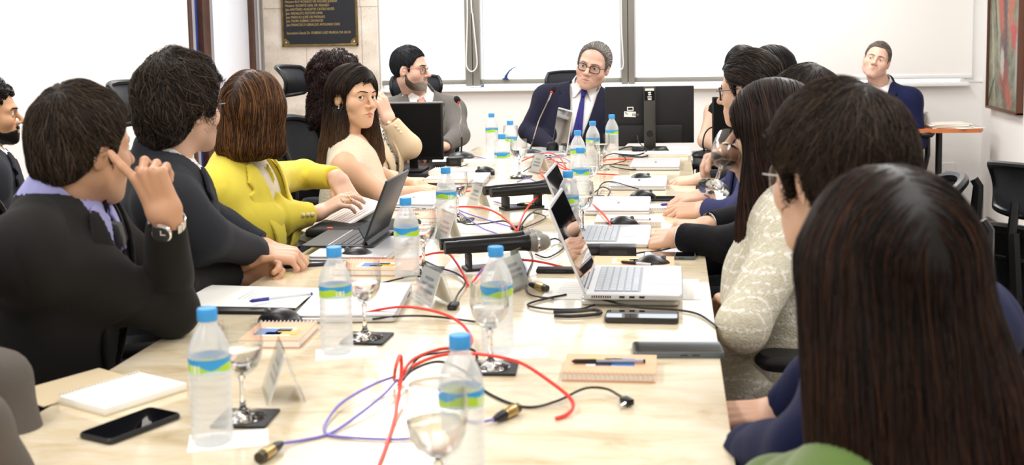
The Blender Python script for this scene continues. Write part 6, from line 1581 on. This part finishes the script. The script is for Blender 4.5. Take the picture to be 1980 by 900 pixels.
person('woman with dark curly hair in beige blazer leaning her face on her hand', (652, 160, 5.1, .96), (112, -4, 0), dict(yaw=95, lean=.0, w=.92, sw=.17, bust=1, neck=.046, seat=.56, dC=(.13, 0, -.03)),
       {'R': (at(722, 345, 4.9), at(775, 351, 4.92), (.95, .1, -.05), (0, -.2, 1), 'flat'), 'L': (at(792, 285, 5.20), at(752, 232, 5.18), (-.34, -.05, .92), (.8, -.6, .2), 'bent', (.3, -1, .3))},
       dict(jacket=c_beige, jacket_name='blazer', shirt=dots(), shirt_name='blouse', collar=False, open=.07, v=(.08, -.3), trousers=c_trn, buttons=m_btn, wr=.003, lapelw=.055, sleeve=.88),
       dict(color='#190d0d', light='#4a2622', n=2600, len=.10, steps=9, long=1, flow='long', part=0, top=.030, side=.030, back=.035, wave=.010, freq=75, curl=.008, cfreq=1.5, r=.0018, jit=.5, lift=.006, nape=0, h=.005,
            mass=[((.07, -.02, .02), (.09, -.02, -.16), .045, .04), ((-.07, -.02, .02), (-.085, -.02, -.12), .045, .04), ((0, -.08, .0), (0, -.10, -.17), .06, .055)], cut=[((0, .10, -.015), (.064, .062, .118))]), dict(fem=1, brow='#1a100c', jaw=.95), SK3, fine=1.2, glasses=dict(color='#3a2a22', r=.0014), extras=l6x)
# --- head of the table
person('man with grizzled beard in grey suit and peach tie behind the left monitor', (794, 134, 6.2, .99), (100, -2, 0), dict(yaw=163, C=at(812, 203, 6.28), lean=-.06, w=1.0, seat=.58, neck=.058),
       {'R': (at(742, 285, 6.12), at(770, 292, 5.98), (.6, -.7, 0), (0, 0, 1), 'relaxed'), 'L': (at(888, 262, 6.14), at(858, 284, 5.94), (-.75, -.6, 0), (0, 0, 1), 'relaxed')},
       dict(jacket=c_grey, shirt=c_white, tie=c_peach, trousers=c_trou, wr=.0035), dict(color='#121318', light='#2c2e36', nape=0, n=3200, len=.03, top=.012, side=.006, wave=.001, flow='short', crown=(0, -.06, .11), r=.0011, jit=.15, lift=.002,
       line=[(-.12, -.07), (-.09, -.07), (-.05, -.058), (-.028, -.035), (-.018, .018), (.010, .022), (.014, -.03), (.022, -.03), (.026, .02), (.04, .03), (.055, .062), (.075, .078), (.10, .078)]),
       dict(beard=dict(color='#4d4038', grey='#a49a90', t=.0016), stubble='#7a6a5e', stub=.35, jaw=1.05, fat=.004, nose=1.15, brow='#1a1512', browt=.0032, gaze=(.1, 1, -.05)), '#dcb09a', fine=.9, glasses=dict(color='#22222a', temple='#8a2a2a', r=.0015, round=2.3, size=(.0225, .0185)))
person('grey haired man in dark glasses and indigo tie speaking at the table head', (1147, 127, 6.5, 1.06), (192, -5, -15), dict(yaw=176, C=at(1127, 187, 6.6), lean=-.08, side=.07, w=1.1, fat=1.15, seat=.58, neck=.062, sw=.18),
       {'R': (at(1022, 256, 6.48), at(1072, 286, 6.26), (.8, -.6, 0), (0, 0, 1), 'relaxed'), 'L': (at(1216, 252, 6.55), at(1180, 286, 6.3), (-.8, -.6, 0), (0, 0, 1), 'relaxed')},
       dict(jacket=c_navy, shirt=c_white, tie=c_purp, trousers=c_trn, wr=.004, v=(.085, -.42)), dict(color='#5a5552', light='#b9b3ac', nape=0, n=3600, len=.05, top=.007, side=.010, wave=.001, flow='back', comb=.4, r=.0011, jit=.15, lift=.002, lw=.8, lp=1.2,
       line=[(-.12, -.07), (-.09, -.07), (-.05, -.055), (-.028, -.03), (-.018, .018), (.010, .022), (.014, -.025), (.022, -.02), (.028, .025), (.04, .065), (.055, .094), (.10, .10)]),
       dict(jaw=1.08, fat=.004, nose=1.2, brow='#6a5f58', browt=.0026, open=.004, folds=.5, gaze=(.15, 1, -.1), lip='#a9655a', iris='#2a1c14'), '#d9ae9a', fine=.85, glasses=dict(color='#1c1c22', r=.0021, round=3.6, size=(.0245, .0175)))
person('grey haired man in navy suit sitting by the wall near the orange side table', (1695, 117, 7.9, 1.0), (193, 8, -15), dict(yaw=196, C=at(1704, 181, 7.97), lean=-.02, w=1.05, seat=.58, neck=.062), {},
       dict(jacket=c_bnavy, shirt=c_white, collar=True, trousers=c_trn, v=(.06, -.3)), dict(color='#6a625b', light='#a79c92', nape=0, n=2200, len=.035, top=.010, side=.006, wave=.001, flow='back', comb=-.5, r=.0013, jit=.15, lift=.002,
       line=[(-.12, -.07), (-.05, -.055), (-.028, -.03), (-.018, .018), (.010, .022), (.014, -.03), (.022, -.03), (.028, .025), (.04, .055), (.055, .078), (.10, .082)]),
       dict(jaw=1.1, fat=.005, nose=1.15, brow='#5a4c42', folds=.6, gaze=(.2, 1, -.2), lid=.8), '#dfb4a0', fine=1.)
# --- right side, far to near
LONG = lambda **k: dict(dict(long=1, flow='long', top=.014, side=.013, wave=.002, freq=30, r=.0012, jit=.06, lift=.003, lp=3, nape=0, steps=10, len=.18), **k)
person('woman with bare arms and black hair behind the right hand monitor', (1434, 135, 6.0, .95), (206, 0, 0), dict(yaw=195, w=.86, sw=.165, neck=.044, bust=1, lean=-.02, arm=.95),
       {'R': (at(1364, 272, 5.98), at(1392, 292, 5.92), (.5, -.8, 0), (0, 0, 1), 'relaxed'), 'L': (at(1500, 270, 5.98), at(1480, 292, 5.92), (-.5, -.8, 0), (0, 0, 1), 'relaxed')},
       dict(shirt=cloth('black_top', '#141416'), shirt_name='sleeveless_top', collar=False, bare=1, armhole=1, trousers=c_trou, vneck=(.07, .06)),
       LONG(color='#0c0a0c', light='#2a2020', n=900, mass=[((.05, -.04, .02), (.06, -.08, -.15), .04, .03), ((-.05, -.04, .02), (-.06, -.08, -.15), .04, .03)], cut=[((0, .095, -.032), (.062, .055, .110))]), dict(fem=1), SK3, fine=1.3)
person('woman with sleek black hair and dark jacket on the far right', (1487, 143, 5.2, .96), (-112, 0, 0), dict(yaw=-88, w=.88, sw=.165, neck=.045, lean=.04),
       {'L': (at(1425, 352, 4.86), at(1356, 346, 4.74), (-.95, -.05, -.12), (0, -.2, 1), 'relaxed')}, dict(jacket=c_black, shirt=c_white, trousers=c_trou, cuffs='L'),
       LONG(color='#0b090b', light='#332a2a', n=1500, part=.02, mass=[((.06, -.02, .02), (.07, -.02, -.2), .034, .03), ((-.06, -.02, .02), (-.07, -.02, -.2), .034, .03), ((0, -.07, .0), (0, -.08, -.22), .055, .045)], cut=[((0, .095, -.032), (.06, .052, .104))]), dict(fem=1), SK3, fine=1.3)
person('man with dark framed glasses and thinning hair resting his hands on a pad', (1447, 174, 4.15, 1.03), (-62, -6, 0), dict(yaw=-82, lean=.08, w=1.04, dC=(.02, 0, 0)),
       {'L': (at(1440, 412, 3.78), at(1366, 405, 3.90), (-.95, .12, -.08), (0, -.5, .9), 'relaxed'), 'R': (at(1440, 372, 4.25), at(1362, 378, 4.06), (-.9, -.4, -.12), (0, -.2, 1), 'relaxed')},
       dict(jacket=c_blue2, shirt=c_white, tie=c_dtie, trousers=c_trou, cuffs='LR'), dict(color='#15110f', light='#5a4838', n=2800, len=.06, top=.016, side=.014, wave=.002, flow='back', comb=.2, r=.0012, jit=.18, lift=.003, lp=3), dict(jaw=1.03, nose=1.1), SK2,
       glasses=dict(color='#16161a', r=.0026, round=3.4, size=(.026, .02)))
person('man in black suit mostly hidden behind the woman in ivory tweed', (1548, 212, 3.55, 1.0), (-75, 0, 0), dict(yaw=-82, lean=.06, w=1.04),
       {'L': (at(1420, 476, 3.22), at(1312, 458, 3.30), (-.72, .62, -.2), (-.3, -.5, .8), 'clasp'), 'R': (at(1445, 425, 3.70), at(1368, 434, 3.60), (-.95, -.25, 0), (0, 0, 1), 'clasp')},
       dict(jacket=c_black, shirt=c_white, tie=c_dtie, trousers=c_trou, cuffs='LR'), dict(color='#1a1512', light='#4a3c30', n=2000, len=.06, top=.016, side=.012, flow='short', wave=.003, r=.0012, jit=.2,
       line=[(-.12, -.075), (-.05, -.06), (-.028, -.035), (-.018, .018), (.010, .022), (.014, -.02), (.028, .02), (.045, .06), (.06, .084), (.10, .088)]), dict(), SK2)
gb = at(1379, 366, 2.70); gr_ = at(1411, 277, 2.80); ga = unit(gr_ - gb)
person('woman with long dark brown hair in ivory tweed jacket drinking from a goblet', (1490, 255, 2.8, .96), (-74, -3, 0), dict(yaw=-82, lean=.03, w=.92, sw=.168, bust=1, neck=.045, seat=.56, dC=(.015, .0, .01)),
       {'L': (at(1436, 632, 2.48), at(1436, 590, 2.72), (-.3, .9, .0), (0, 0, 1), 'relaxed'), 'R': (at(1490, 430, 2.98), at(1458, 330, 2.86), (-.75, -.25, .35), (.2, .4, .9), 'bent')},
       dict(jacket=m_tweed, shirt=c_white, shirt_name='blouse', collar=False, trousers=m_tweed, trouser_name='tweed_skirt', open=.03, v=(.07, -.25), wr=.002, lapel=False, jo=.022),
       LONG(color='#170e0b', light='#4a2e22', n=5000, len=.24, steps=12, part=0, side=.016, back=.018, tips='#33190f', tipz=(-.1, -.3), mass=[((.06, -.01, .02), (.07, .02, -.22), .034, .028), ((-.062, -.005, .02), (-.085, .035, -.26), .04, .03), ((-.06, .0, .0), (-.07, .06, -.24), .034, .02), ((0, -.07, .0), (-.02, -.075, -.26), .055, .045), ((-.045, -.05, .0), (-.07, -.045, -.27), .045, .035)],
            cut=[((0, .105, -.035), (.056, .05, .105))]), dict(fem=1, jaw=.93), SK3)
person('man with rimless glasses and brown hair in navy suit on the right', (1614, 340, 1.86, 1.03), (-42, -4, 0), dict(yaw=-52, lean=.05, w=1.0, sw=.17, seat=.56, neck=.06, dC=(.09, 0, -.03)),
       {'R': (at(1585, 745, 1.98), at(1508, 800, 2.0), (-.98, .0, -.1), (0, -.35, 1), 'relaxed'), 'L': (at(1565, 880, 1.58), at(1440, 872, 1.76), (-.9, .3, -.4), (0, -.3, 1), 'relaxed')},
       dict(jacket=c_bnavy, shirt=c_white, tie=c_dtie, trousers=c_trn, wr=.004), dict(color='#241a13', light='#4f3e30', n=8000, len=.065, top=.024, side=.020, wave=.004, freq=40, crown=(0, -.06, .11), r=.0009, jit=.22, lift=.005, lp=2.5), dict(jaw=1.02), SK2,
       glasses=dict(color='#b9bdc2', metal=1, r=.0007, round=2.4, size=(.026, .022), tr=.0011))
person('woman with long straight brown hair in green top turning her back to us', (1708, 520, 1.5, .98), (-16, -2, 0), dict(yaw=-40, lean=.04, w=.92, sw=.168, neck=.046, seat=.56, dC=(.03, .02, -.022)),
       {'L': (at(1500, 960, 1.5), at(1450, 1000, 1.72), (-.7, .6, -.1), (0, 0, 1), 'relaxed')},
       dict(shirt=c_green, shirt_name='green_top', collar=False, sleeves=.95, trousers=c_dgreen),
       LONG(color='#0e0705', light='#53301a', lw=.5, lp=3, n=11000, len=.34, steps=12, part=.0, top=.016, side=.020, back=.020, wave=.004, freq=26, tips='#2c170b', tipz=(-.08, -.40), r=.0011, jit=.05, lift=.004, h=.0045,
            mass=[((.055, -.02, .02), (.135, -.10, -.34), .05, .06), ((-.064, -.02, .0), (-.075, -.085, -.36), .054, .045), ((0, -.06, .0), (.03, -.135, -.38), .065, .07), ((.04, -.05, .0), (.10, -.13, -.38), .06, .065), ((-.04, -.045, .0), (-.045, -.12, -.37), .055, .06), ((.06, -.0, .0), (.15, -.03, -.3), .04, .04)],
            cut=[((0, .11, -.035), (.056, .05, .105))], backw=.4), dict(fem=1), SK3)
# the goblet she drinks from
gg = goblet_held = place(gob, tuple(gb), 0, 'goblet tipped at the lips of the woman in the tweed jacket', 'goblets on the table')
zx = ga; xx = unit(np.cross((0, 1., 0), zx)); yy = np.cross(zx, xx); gm_ = Matrix([[xx[i], yy[i], zx[i], gb[i]] for i in range(3)] + [[0, 0, 0, 1]]); gg.matrix_world = gm_
# the papers the woman in yellow holds
pb0 = at(660, 420, 3.66); pp = empty('paper_booklet', pb0, 0, 'grey backed booklet of printed pages in the lap of the woman in yellow', 'booklet')
ux = unit(at(735, 385, 3.75) - at(640, 440, 3.62)); uy = unit(np.array([-.12, .85, .25]) - ux * ux.dot([-.12, .85, .25])); uz = np.cross(ux, uy); BM = np.stack([ux, uy, uz], 1)
MB().box((0, 0, -.028), (.125, .09, .0045), BM, bev=.001).build('grey_cover', mat('grey_board', '#8b908a', .5), pp)
bk = MB().box(-uz * .0 + uz * -.0, (.12, .085, .003), BM).build('pages', m_paper, pp); bk.location = tuple(-uz * .0)
for o_ in pp.children: pass
pl_ = MB()
for k in range(9): pl_.box(BM @ np.array([-.0, -.065 + .016 * k, .0034]), (.1, .0016, .0002), BM)
pl_.build('printed_lines', mat('pink_grey_print', '#c3a7ad', .7), pp)
# ---------------------------------------------------------------- office chairs
m_mesh = mat('black_chair_mesh', '#1b1e24', .7, bump=(260, .6, (1, 1, 4)), vary=(300, '#32363f', .5)); m_frame = mat('black_chair_frame', '#0f1013', .42)
def make_chair(head=(1.10, 1.23), top=1.0):
    """faces +y, origin on the floor under the seat"""
    o = empty('office_chair', (0, 0, 0), 0, 'office chair', 'chair')
    st = MB()
    for k in range(5):
        a = 2 * math.pi * k / 5 + .3; d = np.array([math.cos(a), math.sin(a), 0]); leg = MB().tube([d * .03 + (0, 0, .12), d * .16 + (0, 0, .10), d * .29 + (0, 0, .075)], [.024, .02, .014], 8).build('leg', m_frame, o)
        MB().lathe([(0, -.012), (.024, -.012), (.027, -.008), (.027, .008), (.024, .012), (0, .012)], 14, d * .29 + np.array([0, 0, .0275]), rotz(a + 1.57) @ roty(math.pi / 2)).build('caster', m_black, leg)
    MB().lathe([(.035, .09), (.035, .2), (.024, .21), (.024, .375), (0, .375)], 16).build('gas_column', m_frame, o)
    MB().slab((0, 0, .432), (.235, .225, .028), .09, bev=.02).build('seat', m_mesh, o)
    MB().box((0, -.02, .385), (.13, .14, .02), bev=.01).build('mechanism', m_frame, o)
    def back_pt(u, v, z0, z1, w0, w1, y0, rec, cv):
        z = z0 + (z1 - z0) * v; w = w0 + (w1 - w0) * v; return np.array([u * w, y0 - rec * v + cv * u * u - .05 * math.sin(v * 3.1) * -.6, z])
    def panel(name, par, z0, z1, w0, w1, y0, rec, cv, rr, rim=.014):
        nu, nv = 14, 12; V = []; F = []
        def sq(u, v):                                    # square to superellipse
            uu, vv_ = 2 * u - 1, 2 * v - 1; k = rr; s = 1 - k * (uu * uu * vv_ * vv_); return uu * s, (vv_ * s + 1) / 2
        for side in (0, 1):
            for j in range(nv + 1):
                for i in range(nu + 1):
                    u, v = sq(i / nu, j / nv); p = back_pt(u, v, z0, z1, w0, w1, y0, rec, cv); V.append(p + np.array([0, -.004 * side, 0]))
        n1 = (nu + 1) * (nv + 1)
        for j in range(nv):
            for i in range(nu):
                q = j * (nu + 1) + i; F += [(q, q + 1, q + nu + 2, q + nu + 1), (n1 + q + nu + 1, n1 + q + nu + 2, n1 + q + 1, n1 + q)]
        pn = MB().add(V, F).build('mesh_panel' if par is o else 'mesh', m_mesh, par)
        per = [(i / nu, 0) for i in range(nu)] + [(1, j / nv) for j in range(nv)] + [(1 - i / nu, 1) for i in range(nu)] + [(0, 1 - j / nv) for j in range(nv)]
        MB().tube([back_pt(*sq(u, v), z0, z1, w0, w1, y0, rec, cv) for u, v in per], rim, 8, closed=True).build('rim', m_frame, pn)
        return pn
    panel('back', o, .54, top, .20, .235, -.24, .05, .06, .16, .016)
    panel('lumbar', o, .60, .72, .19, .20, -.30, .01, .05, .2, .008)
    if head: panel('headrest', o, head[0], head[1], .135, .145, -.285, .02, .05, .12, .010)
    MB().tube([(0, -.02, .385), (0, -.22, .40), (0, -.30, .56), (0, -.325, .8), (0, -.33, top - .02), (0, -.318, (head[0] + .04) if head else top)], [.024, .024, .022, .02, .014, .012], 8).build('back_spine', m_frame, o)
    for s in (-1, 1):
        ar_ = MB().tube([(s * .2, -.02, .42), (s * .27, -.03, .43), (s * .285, -.03, .52), (s * .285, -.03, .64)], [.016, .018, .018, .016], 8).build('arm_post', m_frame, o)
        MB().slab((s * .285, .03, .665), (.045, .13, .016), .04, bev=.012).build('arm_pad', mat('arm_pad_black', '#141416', .5), ar_)
    return o
chair = make_chair(); chair_mid = make_chair((1.01, 1.13), .96); chair_low = make_chair(None, .93); chair_rec = make_chair((.84, .98), .80)
def seat_of(label): i = P_INFO[label]; return i['Pv'], i['f0']
CHL = [('lavender shirt', 'black mesh office chair of the man with the lavender shirt'), ('tousled', 'black mesh office chair of the man with tousled hair'), ('yellow blazer', 'black mesh office chair of the woman in the yellow blazer'), ('sleeveless ivory', 'black mesh office chair of the woman in the sleeveless blouse'),
       ('beige blazer', 'black mesh office chair of the curly haired woman in the beige blazer'), ('grizzled beard', 'black mesh office chair of the man in the grey suit'), ('indigo tie', 'black mesh office chair of the man speaking at the table head'), ('orange side table', 'black mesh office chair by the back wall under the man in the navy suit'),
       ('bare arms', 'black mesh office chair of the woman with bare arms'), ('sleek black hair', 'black mesh office chair of the woman with sleek black hair'), ('hands on a pad', 'black mesh office chair of the man with dark framed glasses'), ('mostly hidden', 'black mesh office chair of the man in the black suit'), ('woman with long dark brown', 'black mesh office chair of the woman in the tweed jacket'),
       ('rimless', 'black mesh office chair of the man with rimless glasses'), ('green top', 'black mesh office chair of the woman in the green top'), ('taupe', 'black mesh office chair at the left edge under the taupe jacket'), ('curly black hair', 'black mesh office chair against the left wall')]
CADJ = {'yellow blazer': (0, 0, 0), }
for key, lb in CHL:
    k = [q for q in P_INFO if key in q][0]; Pv, f0 = seat_of(k); p = Pv - f0 * .06; rz = math.atan2(-f0[0], f0[1]); place(chair_low if key in ('bare arms', 'sleek black hair', 'hands on a pad', 'mostly hidden', 'woman with long dark brown', 'rimless', 'green top', 'orange side table', 'curly black hair') else chair_mid if key in ('indigo tie', 'grizzled beard') else chair, (p[0], p[1], .0), rz, lb, 'black mesh office chairs')
place(chair_rec, (1.17, 3.55, 0), -.9, 'empty black mesh office chair at the right edge in front of the painting', 'black mesh office chairs')
